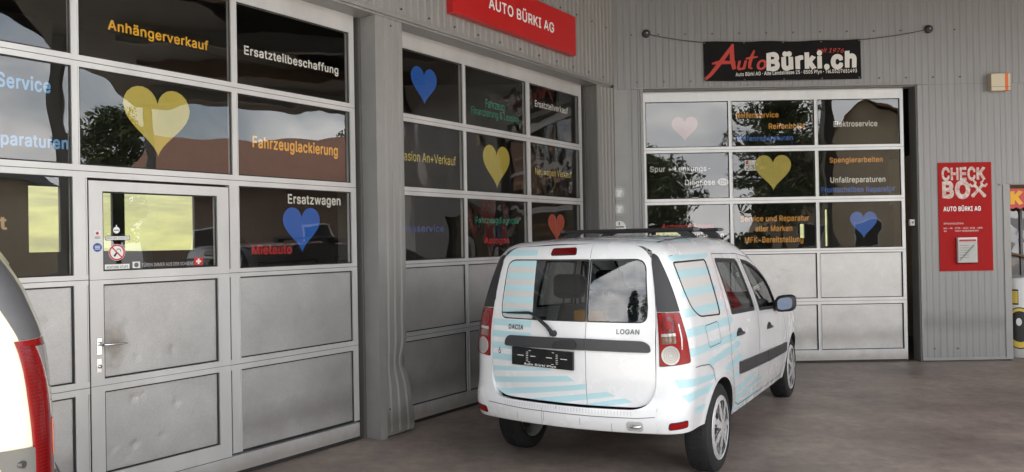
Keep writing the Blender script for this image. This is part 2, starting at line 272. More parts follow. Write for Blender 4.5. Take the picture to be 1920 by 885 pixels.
 'b': (424, '229,-8 198,-5 172,4 138,31 118,59 112,59 112,0 53,0 53,509 114,509 114,319 152,360 171,373 197,381 229,384 274,378 313,361 345,332 370,293 385,245 390,189 385,133 370,84 346,45 313,16 274,-2;220,47 253,51 279,66 301,88 316,117 325,151 328,189 325,227 316,261 301,290 280,311 253,325 220,330 188,325 161,312 140,291 125,263 116,229 113,189 116,150 125,115 140,86 162,65 188,51'),
 'c': (396, '207,-8 159,-2 117,16 82,46 56,85 40,133 34,187 40,243 56,291 82,330 117,360 159,378 207,384 234,383 284,368 324,341 353,301 362,277 303,262 281,301 257,319 226,329 207,330 173,325 145,310 124,287 108,258 99,224 96,187 99,151 108,117 124,89 145,66 173,51 207,46 243,52 271,66 292,89 304,117 363,102 354,78 325,37 306,21 261,-1'),
 'd': (424, '195,-8 151,-2 111,16 79,45 55,84 39,133 34,189 39,245 55,293 79,332 112,361 151,378 196,384 228,381 253,373 287,346 306,319 311,319 311,509 372,509 372,0 313,0 313,59 307,59 287,31 252,4 227,-5;205,47 236,51 263,65 284,86 299,115 309,150 312,189 309,229 300,263 284,291 263,312 237,325 205,330 172,325 145,311 124,290 108,261 99,227 96,189 99,151 109,117 124,88 145,66 172,51'),
 'e': (404, '212,-8 161,-2 117,16 82,46 56,85 40,132 34,187 39,242 55,290 81,329 115,359 157,378 205,384 236,382 266,374 294,361 319,341 341,315 357,282 368,242 371,169 75,169 75,221 338,221 310,202 307,237 298,269 283,294 263,314 237,326 205,330 173,326 146,313 125,294 109,270 99,241 96,178 100,139 110,106 128,80 151,61 179,50 212,46 254,53 271,61 297,88 306,105 365,91 353,63 335,39 311,19 283,4 249,-5'),
 'f': (254, '228,379 228,327 6,327 6,379;81,0 81,432 84,461 96,486 113,505 135,519 161,527 222,527 243,521 227,468 195,474 171,470 154,460 145,443 142,419 142,0'),
 'g': (425, '207,-151 168,-148 134,-140 105,-127 82,-110 64,-91 51,-69 101,-41 136,-78 154,-88 178,-95 207,-97 249,-92 282,-75 304,-47 311,-6 311,68 306,68 287,41 252,16 227,8 195,5 152,10 113,27 80,53 55,90 39,136 34,191 39,246 55,293 80,332 112,361 152,378 196,384 228,382 253,373 288,346 308,319 313,319 313,379 372,379 372,-9 367,-54 350,-90 324,-117 291,-136 251,-147;205,59 237,63 264,75 285,95 300,121 309,154 312,193 309,231 300,264 285,291 264,312 237,325 205,330 172,325 145,312 124,290 109,262 99,229 96,193 99,155 109,123 124,96 145,76 172,63'),
 'h': (410, '114,227 114,0 53,0 53,509 114,509 114,287 102,287 124,332 152,362 187,379 227,384 264,380 295,369 321,349 341,321 353,285 357,240 357,0 296,0 296,235 290,275 273,304 246,323 210,329 184,326 161,317 141,303 126,283 117,257'),
 'i': (167, '53,0 53,379 114,379 114,0;84,443 67,446 54,455 44,468 41,483 44,499 54,512 67,521 84,524 100,521 114,512 123,499 126,483 123,468 114,455 100,446'),
 'k': (381, '110,137 110,212 121,212 284,379 360,379 184,199 177,199;53,0 53,509 114,509 114,0;294,0 148,186 191,229 372,0'),
 'l': (189, '101,3 74,20 58,47 53,84 53,509 114,509 115,77 120,62 130,54 170,54 181,3 151,-2'),
 'm': (610, '53,0 53,379 112,379 112,295 118,323 132,346 151,363 172,376 195,384 219,386 257,380 287,361 309,331 321,295 312,295 322,321 337,343 357,361 381,375 407,383 437,386 468,383 497,372 522,354 541,328 553,296 557,255 557,0 496,0 496,254 490,289 473,313 447,326 419,330 395,328 374,320 358,307 345,290 338,270 335,247 335,0 274,0 274,260 269,288 253,311 229,326 199,330 178,328 158,320 140,307 126,289 117,266 114,238 114,0'),
 'n': (410, '114,227 114,0 53,0 53,379 112,379 112,287 102,287 124,332 152,362 187,379 227,384 264,380 295,369 321,349 341,321 353,285 357,240 357,0 296,0 296,235 290,275 273,304 246,323 210,329 184,326 161,317 141,303 126,283 117,257'),
 'o': (415, '207,-8 159,-2 117,16 82,46 56,85 40,133 34,187 40,243 56,291 82,330 117,360 159,378 207,384 256,378 299,360 333,330 359,291 376,243 381,187 376,133 359,85 333,46 299,16 256,-2;207,46 242,51 270,66 292,89 307,117 316,151 319,187 316,224 307,258 292,287 270,310 242,325 207,330 173,325 145,310 124,287 108,258 99,224 96,187 99,151 108,117 124,89 145,66 173,51'),
 'p': (424, '53,-143 53,379 112,379 112,319 118,319 137,346 171,373 197,381 229,384 274,378 313,361 345,332 370,293 385,245 390,189 385,133 370,84 346,45 313,16 274,-2 229,-8 198,-5 173,4 138,31 118,59 114,-143;220,47 253,51 279,66 301,88 316,117 325,151 328,189 325,227 316,261 301,290 280,311 253,325 220,330 188,325 161,312 140,291 125,263 116,229 113,189 116,150 125,115 140,86 162,65 188,51'),
 'r': (259, '53,0 53,379 112,379 112,321 130,347 152,367 181,380 243,384 243,322 207,326 182,323 159,315 140,301 126,284 117,262 114,237 114,0'),
 's': (365, '182,-8 145,-5 112,3 84,18 62,38 45,63 36,94 94,107 105,79 124,60 150,49 181,45 217,50 244,62 262,81 268,103 265,121 254,136 237,147 149,170 104,186 72,208 53,237 47,274 51,305 65,332 87,354 115,370 149,381 187,384 223,381 254,372 279,358 299,339 314,316 324,290 268,277 258,298 243,316 219,328 187,333 156,329 131,317 114,299 109,277 112,258 124,243 144,232 275,194 306,171 325,142 331,107 326,75 312,47 290,24 260,6 223,-5'),
 't': (227, '204,379 204,327 6,327 6,379;65,471 126,471 128,76 136,61 150,53 202,54 213,2 168,-4 125,2 92,21 72,52 65,93'),
 'u': (410, '182,-5 146,-1 115,11 89,31 69,59 57,95 53,139 53,379 114,379 114,144 119,105 137,75 164,56 200,50 226,53 249,62 268,77 283,97 293,122 296,153 296,379 357,379 357,0 298,0 298,92 307,92 286,47 257,17 222,0'),
 'v': (389, '163,0 17,379 84,379 187,87 206,21 184,21 224,155 305,379 371,379 226,0'),
 'w': (567, '138,0 23,379 87,379 165,91 175,41 165,41 206,214 252,379 316,379 392,91 402,41 391,41 434,214 480,379 545,379 429,0 368,0 277,338 291,338 199,0'),
 'y': (389, '47,-139 61,-86 104,-89 118,-84 130,-74 151,-36 163,-1 17,379 84,379 187,87 206,21 184,21 224,155 305,379 371,379 204,-58 177,-107 159,-124 139,-136 117,-143'),
 'z': (380, '42,0 42,46 254,320 48,323 48,379 333,379 333,331 126,60 339,56 339,0'),
 '·': (196, '98,196 81,200 66,210 56,224 52,242 56,259 66,274 81,284 98,287 116,284 130,274 140,259 144,242 140,224 130,210 116,200'),
 'Ö': (533, '267,-7 205,1 150,25 105,63 70,115 48,179 40,254 48,329 70,393 105,445 150,484 205,508 267,516 329,508 384,484 429,445 464,393 486,329 493,254 486,179 464,115 429,63 384,25 329,1;267,53 310,59 349,76 383,105 408,144 425,194 430,254 425,314 408,365 383,404 349,433 310,450 267,456 223,450 184,433 151,404 125,364 109,314 103,254 109,194 125,144 151,105 184,76 223,59;339,572 323,575 310,584 301,597 298,612 301,628 310,641 323,650 339,653 355,650 368,641 376,628 379,612 376,597 368,584 355,575;195,572 180,575 167,584 158,597 155,612 158,628 167,641 180,650 195,653 211,650 224,641 233,628 236,612 233,597 224,584 211,575'),
 'Ü': (517, '259,-8 203,-2 154,15 114,43 85,80 66,124 60,173 60,509 124,509 124,178 128,144 141,113 160,87 187,68 220,56 259,52 298,56 331,68 357,87 377,113 389,144 393,178 393,509 457,509 457,173 451,124 433,80 403,43 363,15 315,-2;331,572 315,575 302,584 293,597 290,612 293,628 302,641 315,650 331,653 346,650 359,641 368,628 371,612 368,597 359,584 346,575;187,572 172,575 158,584 149,597 146,612 149,628 158,641 172,650 187,653 203,650 216,641 224,628 227,612 224,597 216,584 203,575'),
 'ä': (389, '160,-9 126,-5 94,5 68,22 48,45 35,73 30,108 34,138 43,161 58,179 78,193 125,211 252,230 265,235 273,243 276,255 267,297 256,311 240,322 220,329 171,329 132,313 107,288 100,274 41,291 57,322 79,346 104,364 163,382 215,383 263,372 286,360 306,343 322,320 333,290 337,251 337,0 277,0 277,52 272,52 252,25 215,1 190,-6;170,45 202,49 228,59 248,74 263,93 272,115 276,138 276,190 134,159 103,139 95,124 92,105 94,87 102,72 130,52;261,443 246,446 233,455 224,468 221,483 224,499 233,512 246,520 261,523 277,520 290,512 299,499 299,468 290,455 277,446;117,443 102,446 89,455 80,468 77,483 80,499 89,512 102,520 117,523 133,520 146,512 155,499 158,483 155,468 146,455 133,446'),
 'ü': (410, '182,-5 146,-1 115,11 89,31 69,59 57,95 53,139 53,379 114,379 114,144 119,105 137,75 164,56 200,50 226,53 249,62 268,77 283,97 293,122 296,153 296,379 357,379 357,0 298,0 298,92 307,92 286,47 257,17 222,0;277,443 261,446 248,455 239,468 236,483 239,499 248,512 261,520 277,523 292,520 305,512 314,499 317,483 314,468 305,455 292,446;133,443 118,446 104,455 96,468 93,483 96,499 104,512 118,520 133,523 149,520 162,512 170,499 173,483 170,468 162,455 149,446'),
 ' ': (188, ''),
}
def inpoly(P, poly):
    x, y = P[:, 0], P[:, 1]; c = np.zeros(len(P), bool); n = len(poly)
    for i in range(n):
        x0, y0 = poly[i]; x1, y1 = poly[(i + 1) % n]
        if y0 == y1: continue
        c ^= ((y0 > y) != (y1 > y)) & (x < (x1 - x0) * (y - y0) / (y1 - y0) + x0)
    return c
def grow(poly, d):                                                   # offset outward (counter-clockwise or not)
    P = np.array(poly); n = len(P); ar = sum(P[i][0] * P[(i + 1) % n][1] - P[(i + 1) % n][0] * P[i][1] for i in range(n)); sg_ = 1 if ar > 0 else -1; out = []
    for i in range(n):
        t = P[(i + 1) % n] - P[i - 1]; t = t / max(1e-9, np.linalg.norm(t)); out.append((P[i][0] + sg_ * t[1] * d, P[i][1] - sg_ * t[0] * d))
    return out

def winding(P, poly):                                                # winding number: overlapping strokes of one letter count as filled
    x, y = P[:, 0], P[:, 1]; w_ = np.zeros(len(P), int)
    for i in range(len(poly)):
        x0, y0 = poly[i - 1]; x1, y1 = poly[i]; side = (x1 - x0) * (y - y0) - (x - x0) * (y1 - y0)
        w_ += ((y0 <= y) & (y1 > y) & (side > 0)).astype(int); w_ -= ((y0 > y) & (y1 <= y) & (side < 0)).astype(int)
    return w_ != 0
_gc, _tcache = {}, {}
def glyph(ch, bold):
    k = (ch, round(bold, 3))
    if k in _gc: return _gc[k]
    adv, cs = GLYPHS[ch]; Cs = [np.array([[int(q) for q in p.split(',')] for p in c.split()], float) / 1000 for c in cs.split(';') if c]
    hole = [ch in '0689BDOabdgopqÖäö4' and any(i != j and inpoly(Cs[i], [tuple(p) for p in Cs[j]]).mean() >= .8 and len(Cs[i]) and np.ptp(Cs[i][:, 1]) < np.ptp(Cs[j][:, 1]) for j in range(len(Cs))) for i in range(len(Cs))]
    P = [grow([tuple(p) for p in c], -bold if h else bold) if bold else [tuple(p) for p in c] for c, h in zip(Cs, hole)]
    vs, es = [], []
    for p in P: n0 = len(vs); vs += p; es += [(n0 + i, n0 + (i + 1) % len(p)) for i in range(len(p))]
    if not vs: _gc[k] = (adv / 1000, np.zeros((0, 2)), []); return _gc[k]
    r = delaunay_2d_cdt([Vector(v) for v in vs], es, [], 0, 1e-7); V = np.array([tuple(v) for v in r[0]]); F_ = np.array([tuple(f) for f in r[2]]); c = V[F_].mean(1); keep = np.zeros(len(F_), bool)
    for p, h in zip(P, hole):
        if not h: keep |= winding(c, p)
    for p, h in zip(P, hole):
        if h: keep &= ~winding(c, p)
    _gc[k] = (adv / 1000, V, [tuple(int(i) for i in f) for f in F_[keep]]); return _gc[k]
def text_mesh(body, bold):
    k = (body, bold)
    if k in _tcache: return _tcache[k]
    vs, fs, x, n0 = [], [], 0., 0
    for ch in body:
        adv, V, F_ = glyph(ch, bold)
        if len(V): vs.append(np.column_stack([V[:, 0] + x, V[:, 1], np.zeros(len(V))])); fs += [tuple(i + n0 for i in f) for f in F_]; n0 += len(V)
        x += adv + bold * 1.3
    _tcache[k] = (np.concatenate(vs), fs); return _tcache[k]
CAP = None
def add_text(mb, body, x0, x1, z, cap, y=0., bold=.022, m=0, shear=0., rise=0., warp=None):
    global CAP
    if CAP is None: CAP = text_mesh('H', 0)[0][:, 1].max()
    v, f = text_mesh(body, bold); v = v.copy(); xa, xb = v[:, 0].min(), v[:, 0].max()
    zz = v[:, 1] / CAP * cap; xx = x0 + (v[:, 0] - xa) / (xb - xa) * (x1 - x0) + shear * zz
    zz = z + zz + rise * (xx - x0)
    P = [(float(a), y if warp is None else warp(a, b), float(b)) for a, b in zip(xx, zz)]
    mb.add(P, f, m); return mb
def lettering(body, x0, x1, z, cap, mat, parent, y=.002, bold=.022, name='lettering', **k):
    mb = MB(); add_text(mb, body, x0, x1, z, cap, y, bold, **k); return mb.build(name, mat, parent)
def heart_poly(cx, cz, w_, h_, n=44):
    P = []
    for i in range(n):
        t = 2 * math.pi * i / n; P.append((16 * math.sin(t) ** 3 / 32, (13 * math.cos(t) - 5 * math.cos(2 * t) - 2 * math.cos(3 * t) - math.cos(4 * t)) / 29.0))
    zs = [p[1] for p in P]; za, zb = min(zs), max(zs)
    return [(cx + p[0] * w_, cz + ((p[1] - za) / (zb - za) - .5) * h_) for p in P]
def heart(cx, cz, w_, h_, mat, parent, y=.002):
    P = heart_poly(cx, cz, w_, h_); n = len(P); mb = MB(); z0 = cz
    vs = [(x, y, z) for x, z in P] + [(cx, y, cz + h_ * .1)]
    mb.add(vs, [(i, (i + 1) % n, n) for i in range(n)]); return mb.build('heart_decal', mat, parent)
def rect_decal(name, x0, x1, z0, z1, mat, parent, y=-.0015):
    return MB().add([(x0, y, z0), (x1, y, z0), (x1, y, z1), (x0, y, z1)], [(0, 1, 2, 3)]).build(name, mat, parent)
def disc(mb, cx, cz, r, y, m=0, n=28, r_in=0.):
    o = [(cx + r * math.cos(2 * math.pi * i / n), y, cz + r * math.sin(2 * math.pi * i / n)) for i in range(n)]
    if r_in <= 0: return mb.add(o, [tuple(range(n))], m)
    i_ = [(cx + r_in * math.cos(2 * math.pi * i / n), y, cz + r_in * math.sin(2 * math.pi * i / n)) for i in range(n)]
    return mb.add(o + i_, [(i, (i + 1) % n, n + (i + 1) % n, n + i) for i in range(n)], m)

# ------------------------------------------------------------------ frames of the two facades (local x along the wall, y into the building, z up)
OL = Vector((-3.94373825, 2.82261447, 0)); AL = R_(54.4079); DL = Vector((math.cos(AL), math.sin(AL), 0)); NL = Vector((DL.y, -DL.x, 0))
OB = Vector((-.02717145, 10.00373522, 0)); AB = R_(.15562); DB = Vector((math.cos(AB), math.sin(AB), 0)); NB = Vector((DB.y, -DB.x, 0))
def wl(s, d=0., z=0.): p = OL + DL * s + NL * d; return Vector((p.x, p.y, z))
def wb(t, d=0., z=0.): p = OB + DB * t + NB * d; return Vector((p.x, p.y, z))
FL, FB = .18, .12                                                   # how far each facade stands in front of its doors
SC, TCN = 8.8167, 1.3609                                            # the inside corner along each facade

# ------------------------------------------------------------------ ground and setting
def ground_sheet():
    mb = MB(); mb.add([(-400, -400, -.004), (400, -400, -.004), (400, 400, -.004), (-400, 400, -.004)], [(0, 1, 2, 3)])
    return tag(mb.build('ground', ASPH), kind='structure')
ground_sheet()
fl = MB()
pf = [wl(-7, 0), wl(8.9, 0), wb(26, 0), Vector((26, -3.2, 0)), Vector((-12, -3.2, 0))]
fl.add([(p.x, p.y, 0) for p in pf], [tuple(range(5))])
tag(fl.build('forecourt_floor', CONC), kind='structure')
mb = MB(); mb.add([(-14, -7, .004), (12, -7, .004), (12, 4.6, .004), (-2.4, 4.6, .004), (-14, -4, .004)], [(0, 1, 2, 3, 4)]); tag(mb.build('bounce_apron', BOUNCE), kind='structure')  # unseen pale slab, added to bounce sunlight onto the near door
# meadow slope behind the building
mb = MB(); nx, ny = 24, 12
for j in range(ny + 1):
    for i in range(nx + 1):
        a = R_(-80 + 130 * i / nx); rr = 24 + 70 * (j / ny) ** 1.4
        mb.v.append((rr * math.sin(a), rr * math.cos(a), -.02 + 13 * min(1, (j / ny) * 1.1) ** 1.2 + .5 * math.sin(3 * a + j)))
for j in range(ny):
    for i in range(nx):
        mb.f.append((j * (nx + 1) + i, j * (nx + 1) + i + 1, (j + 1) * (nx + 1) + i + 1, (j + 1) * (nx + 1) + i)); mb.m.append(0); mb.sm.append(True)
tag(mb.build('meadow_hill', GRASSM), kind='structure')

# ------------------------------------------------------------------ corrugated cladding
def corr_profile(x0, x1, pitch, depth, flat=.58):
    P = []; x = x0; i = 0
    while x < x1 - 1e-6:
        for fx, fy in ((0, 0), (flat, 0), (flat + .10, -1), (.90, -1)):
            q = x + fx * pitch
            if q < x1: P.append((q, fy * depth))
        x += pitch
    P.append((x1, 0)); return P
def corr(mb, x0, x1, z0, z1, y, pitch, depth, m=0, nzs=1, warp=None, flat=.58):
    P = corr_profile(x0, x1, pitch, depth, flat); n = len(P); vs = []
    for j in range(nzs + 1):
        z = z0 + (z1 - z0) * j / nzs
        for x, dy in P:
            p = (x, y + dy, z); vs.append(warp(*p) if warp else p)
    fs = [(j * n + i, j * n + i + 1, (j + 1) * n + i + 1, (j + 1) * n + i) for j in range(nzs) for i in range(n - 1)]
    mb.add(vs, fs, m); return mb
def screw_row(mb, x0, x1, z, y, step, m):
    x = x0
    while x < x1:
        c = [(x + .009 * math.cos(a * math.pi / 3), y - .012, z + .009 * math.sin(a * math.pi / 3)) for a in range(6)]
        d = [(p[0], y + .002, p[2]) for p in c]
        mb.add(c + d, [tuple(range(6))] + [(i, (i + 1) % 6, (i + 1) % 6 + 6, i + 6) for i in range(6)], m); x += step
TOPZ = 5.3
# ---- wall with the two big doors
wallL = empty('facade_wall', OL, AL, 'ribbed silver facade wall holding the two large workshop doors, above and between them', 'wall')
mb = MB()
corr(mb, -7, SC - .01, 3.60, TOPZ, -FL - .02, .09, .012)
screw_row(mb, -.5, SC, 3.665, -FL - .02, .36, 1); screw_row(mb, -.4, SC, 4.30, -FL - .02, .36, 1)
mb.build('header_cladding', [CLAD, SCREW], wallL)
mb = MB(); mb.box(-7, SC - .13, -FL - .042, -FL - .018, 3.572, 3.604, 0); mb.box(-7, SC - .13, -FL - .02, .06, 3.555, 3.574, 0)
mb.build('drip_flashing', FLASH, wallL)
mb = MB(); mb.box(-7, 1.05, -.02, .10, 0, 3.555); mb.box(4.565, 4.88, -.02, .10, 0, 3.555); mb.box(8.33, SC + .2, -.02, .10, 0, 3.555); mb.box(-7, SC + .2, .07, .12, 3.56, TOPZ)
mb.build('wall_core', DARKW, wallL)
mb = MB(); mb.box(4.60, 4.606, -FL + .004, .0, 0, 3.554); mb.box(8.372, 8.378, -FL + .004, 0, 0, 3.554); mb.box(4.885, 4.891, -FL + .004, 0, 0, 3.554); mb.box(1.05, 1.056, -FL + .004, 0, 0, 3.554)
mb.build('door_reveal', REVEAL, wallL)
mb = MB(); corr(mb, -7, 1.05, .03, 3.554, -FL, .09, .012); corr(mb, 8.43, SC - .01, .03, 3.57, -FL, .09, .012)
mb.box(8.366, 8.432, -FL - .012, -FL + .006, .02, 3.57)
mb.build('lower_cladding', CLAD, wallL)
def pw(x, y, z):                                                     # the pillar sheet is bent where vehicles have hit it
    k = (x - 4.60) / .33; a = math.exp(-((z - .62) / .11) ** 2); b = max(0., min(1, (.62 - z) / .5)); c = math.exp(-((z - 1.0) / .22) ** 2)
    return (x - .035 * a * k ** 2 + .045 * b * k ** 2 - .012 * c * k, y + .035 * a * k - .03 * b * k + .006 * math.sin(z * 17) * a, z - .02 * b * k)
mb = MB(); corr(mb, 4.665, 4.93, .05, 3.572, -FL, .082, .014, 0, 70, pw, .45)
mb.add([pw(4.93, -FL, .05 + 3.5 * j / 70) for j in range(71)] + [pw(4.925, -FL + .10, .05 + 3.5 * j / 70) for j in range(71)], [(j, j + 1, j + 72, j + 71) for j in range(70)])
mb.box(4.67, 4.93, -FL - .008, -FL + .02, .018, .05, 0)
screw_row(mb, 4.70, 4.92, .24, -FL, .11, 1); screw_row(mb, 4.79, 4.92, 3.5, -FL, .3, 1)
mb.build('pillar_cladding', [CLAD, SCREW], wallL)
def pw2(x, y, z): a = math.exp(-((z - .62) / .06) ** 2); return (x, y - .006 * a, z)
mb = MB(); mb.add([pw2(4.594, -FL - .01, .0 + 3.57 * j / 50) for j in range(51)] + [pw2(4.667, -FL - .010, 3.57 * j / 50) for j in range(51)], [(j, j + 1, j + 52, j + 51) for j in range(50)])
mb.box(4.594, 4.6, -FL - .009, .0, 0, 3.553); mb.box(4.660, 4.666, -FL - .009, -FL + .03, 0, 3.57)
mb.build('corner_flashing', FLASH, wallL)

# ---- back wall
wallB = empty('facade_wall', OB, AB, 'pale ribbed back wall around the single workshop door with banner and red poster', 'wall')
mb = MB()
PX0, PX1 = 6.405, 9.2
corr(mb, TCN, 26, 3.555, TOPZ, -FB, .083, .0045); corr(mb, 1.53, 1.700, .05, 3.553, -FB, .083, .0045); corr(mb, 5.262, 6.32, .05, 3.553, -FB, .083, .0045)
corr(mb, 6.32, PX1, 2.262, 3.553, -FB, .083, .0045); corr(mb, PX1, 26, .05, 3.553, -FB, .083, .0045)
for z, a in ((3.645, 1.66), (4.25, 1.6)): screw_row(mb, a, 6.0, z, -FB - .004, .345, 1)
screw_row(mb, 5.40, 6.0, .17, -FB - .004, .3, 1)
mb.build('ribbed_cladding', [CLADW, SCREW], wallB)
mb = MB(); mb.box(TCN, 1.53, -FB - .006, -FB + .01, .03, 3.553); mb.box(1.698, 1.734, -FB - .010, -FB + .012, .03, 3.553); mb.box(5.246, 5.264, -FB - .01, -FB + .012, .03, 3.553)
mb.box(6.318, PX0, -FB - .012, -FB + .012, .03, 2.262); mb.box(6.27, PX1, -FB - .022, -FB + .01, 2.25, 2.262)
mb.box(1.62, 5.40, -FB - .026, 0, 3.552, 3.566); mb.box(5.25, PX0, -FB - .014, -FB + .02, .022, .052)
mb.build('edge_flashing', FLASH, wallB)
mb = MB(); mb.box(5.23, 5.247, -FB + .004, .06, 0, 3.551); mb.box(1.715, 1.728, -FB + .004, .06, 0, 3.551); mb.box(1.73, 5.23, -FB + .012, .06, 3.535, 3.550)
mb.box(PX0 - .016, PX0 - .001, -FB + .004, .3, 0, 2.249)
mb.build('door_reveal', REVEAL, wallB)
mb = MB(); mb.box(TCN - .4, 1.70, -.05, .05, 0, 3.55); mb.box(5.255, PX0 - .02, -.05, .05, 0, 3.55); mb.box(TCN - .4, 26, .065, .12, 3.57, TOPZ); mb.box(PX0 - .02, PX1, -.05, .05, 2.27, 3.55); mb.box(PX1, 26, -.05, .05, 0, 3.55)
mb.box(5.26, PX0 - .02, -FB + .015, -.05, 0, .02)
mb.build('wall_core', DARKW, wallB)

# ---- canopy over the forecourt (its front edge stands just in front of the photographer)
can = empty('canopy_roof', (0, 0, 0), 0, 'wide flat canopy roof over the forecourt, carried by steel posts', 'canopy')
cp = [wl(-7, -.1), wl(8.9, -.1), wb(13.5, -.1), Vector((13.5, 3.0, 0)), Vector((7.5, 2.3, 0)), Vector((-11.5, 3.3, 0))]
mb = MB(); n = 6
mb.add([(p.x, p.y, TOPZ - .02) for p in cp] + [(p.x, p.y, TOPZ + .45) for p in cp], [tuple(range(n)), tuple(range(2 * n - 1, n - 1, -1))] + [(i, (i + 1) % n, (i + 1) % n + n, i + n) for i in range(n)])
mb.build('roof_slab', CANW, can)
for k in range(9): x = -9.5 + k * 2.6; y1 = min(9.6, 4.4 + 1.28 * (x + 4)) - .3; MB().box(x - .07, x + .07, 3.6, max(4.2, y1), TOPZ - .30, TOPZ - .021).build('roof_beam', WOOD if k % 2 else FLASH, can)
for x, y in ((-9.5, 3.5), (7.2, 2.6), (13.2, 3.3)):
    MB().box(x - .1, x + .1, y - .1, y + .1, 0, TOPZ - .02, 0, .01).build('post', FLASH, can)

# ---- workshop behind the doors
ws = empty('workshop_hall', (0, 0, 0), 0, 'dim workshop hall behind the glazed doors with a row of rear windows', 'building')
q = [wl(-7, -.2), wl(SC + .05, -.2), wb(13, -.2)]
far = -8.2
pA = wl(-7, far); DA = 18.5
pB = wl(((DA - wl(0, far).y) / DL.y), far); pC = Vector((13.2, DA, 0))
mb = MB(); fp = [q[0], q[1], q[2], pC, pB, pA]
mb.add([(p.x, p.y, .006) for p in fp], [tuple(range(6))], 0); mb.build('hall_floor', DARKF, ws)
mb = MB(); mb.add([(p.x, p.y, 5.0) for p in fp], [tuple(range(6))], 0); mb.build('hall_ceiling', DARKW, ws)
def holed_wall(mb, x0, x1, z0, z1, y0, y1, holes, m=0):              # holes: x-sorted (xa, xb, za, zb)
    x = x0
    for xa, xb, za, zb in holes:
        mb.box(x, xa, y0, y1, z0, z1, m); mb.box(xa, xb, y0, y1, z0, za, m); mb.box(xa, xb, y0, y1, zb, z1, m); x = xb
    mb.box(x, x1, y0, y1, z0, z1, m)
hl = [(-6, -4.2, 1.6, 2.52), (-3, -1.2, 1.6, 2.52), (.9, 2.5, 1.6, 2.52), (4.97, 5.40, 1.6, 2.56), (5.90, 6.17, 1.6, 2.5), (6.36, 7.56, 1.59, 2.51)]
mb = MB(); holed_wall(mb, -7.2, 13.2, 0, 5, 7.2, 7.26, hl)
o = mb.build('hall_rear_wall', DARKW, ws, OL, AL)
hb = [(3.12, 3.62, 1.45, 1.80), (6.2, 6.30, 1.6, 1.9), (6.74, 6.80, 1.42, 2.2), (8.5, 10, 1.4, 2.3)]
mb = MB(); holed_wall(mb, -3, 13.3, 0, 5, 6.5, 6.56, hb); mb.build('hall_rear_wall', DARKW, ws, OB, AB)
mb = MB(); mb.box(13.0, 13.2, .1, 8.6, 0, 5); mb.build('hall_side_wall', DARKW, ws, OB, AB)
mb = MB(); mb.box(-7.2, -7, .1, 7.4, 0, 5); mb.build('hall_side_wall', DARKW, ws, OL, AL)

# ------------------------------------------------------------------ sectional doors
def door(name, org, ang, x0, x1, cols, label, group, skip=(), wavy=False):
    """cols: glass ranges in facade coordinates; rows 0-2 glazed, 3-4 infill."""
    root = empty(name, org, ang, label, 'garage door', group)
    zr = [(2.813, 3.405), (2.148, 2.743), (1.478, 2.073), (.832, 1.417), (.163, .752)]
    fr = MB(); yF, yB = -.012, .035
    xs = [x0] + [c for ab in cols for c in ab] + [x1]
    solid = [(xs[0], xs[1])] + [(xs[2 * i + 2], xs[2 * i + 3]) for i in range(len(cols) - 1)] + [(xs[-2], xs[-1])]
    zb = [0.03, .163, .752, .832, 1.417, 1.478, 2.073, 2.148, 2.743, 2.813, 3.405, 3.555]
    def inskip(a, b): return any(a < s1 - 1e-3 and b > s0 + 1e-3 for s0, s1 in skip)
    for k in range(0, len(zb), 2):                                   # rails, split along the section joint
        za, zc = zb[k], zb[k + 1]
        segs = [(x0, x1)] if not skip or za > 2.0 or za < .1 else [(x0, skip[0][0]), (skip[0][1], x1)]
        if za < .1 and skip: segs = [(x0, x1)]
        for a, b in segs:
            if k in (0, 10): fr.box(a, b, yF, yB, za if not (za < .1 and skip) else za, zc - .02 if (za < .1 and skip) else zc, 0)
            else:
                zm = (za + zc) / 2; fr.box(a, b, yF, yB, za, zm - .002, 0); fr.box(a, b, yF, yB, zm + .002, zc, 0); fr.box(a, b, yF + .006, yB, zm - .002, zm + .002, 1)
    for za, zc in zr:
        for a, b in solid:
            if skip and zc < 2.1:
                if abs(b - skip[0][0]) < .08: b = skip[0][0] - .004
                if abs(a - skip[0][1]) < .08: a = skip[0][1] + .004
            fr.box(a, b, yF, yB, za, zc, 0)
            for e in (a, b):                                         # glazing beads catch the light
                if x0 + .01 < e < x1 - .01: fr.box(e - .006 if e == b else e, e if e == b else e + .006, yF - .006, yF, za, zc, 0)
    fr.box(x0, x1, yF - .004, yB, .004, .03, 1)
    fr.build('door_frame', [ALU, GASKET], root)
    panes = {}
    for r, (za, zc) in enumerate(zr):
        for c, (a, b) in enumerate(cols):
            if skip and r >= 2 and inskip(a, b): continue
            if r < 3:
                g = .004; p = rect_decal('window_pane', a + .001, b - .001, za + .001, zc - .001, PANE2 if wavy and (c + r) % 2 else PANE, root, 0.)
            else: p = dented_panel(a + .001, b - .001, za + .001, zc - .001, root, (c * 7 + r * 3 + int(x0 * 10)))
            gk = MB(); t = .009
            gk.box(a, b, -.006, -.001, za, za + t); gk.box(a, b, -.006, -.001, zc - t, zc); gk.box(a, a + t, -.006, -.001, za + t, zc - t); gk.box(b - t, b, -.006, -.001, za + t, zc - t)
            gk.build('gasket', GASKET, p); panes[(r, c)] = p
    return root, panes
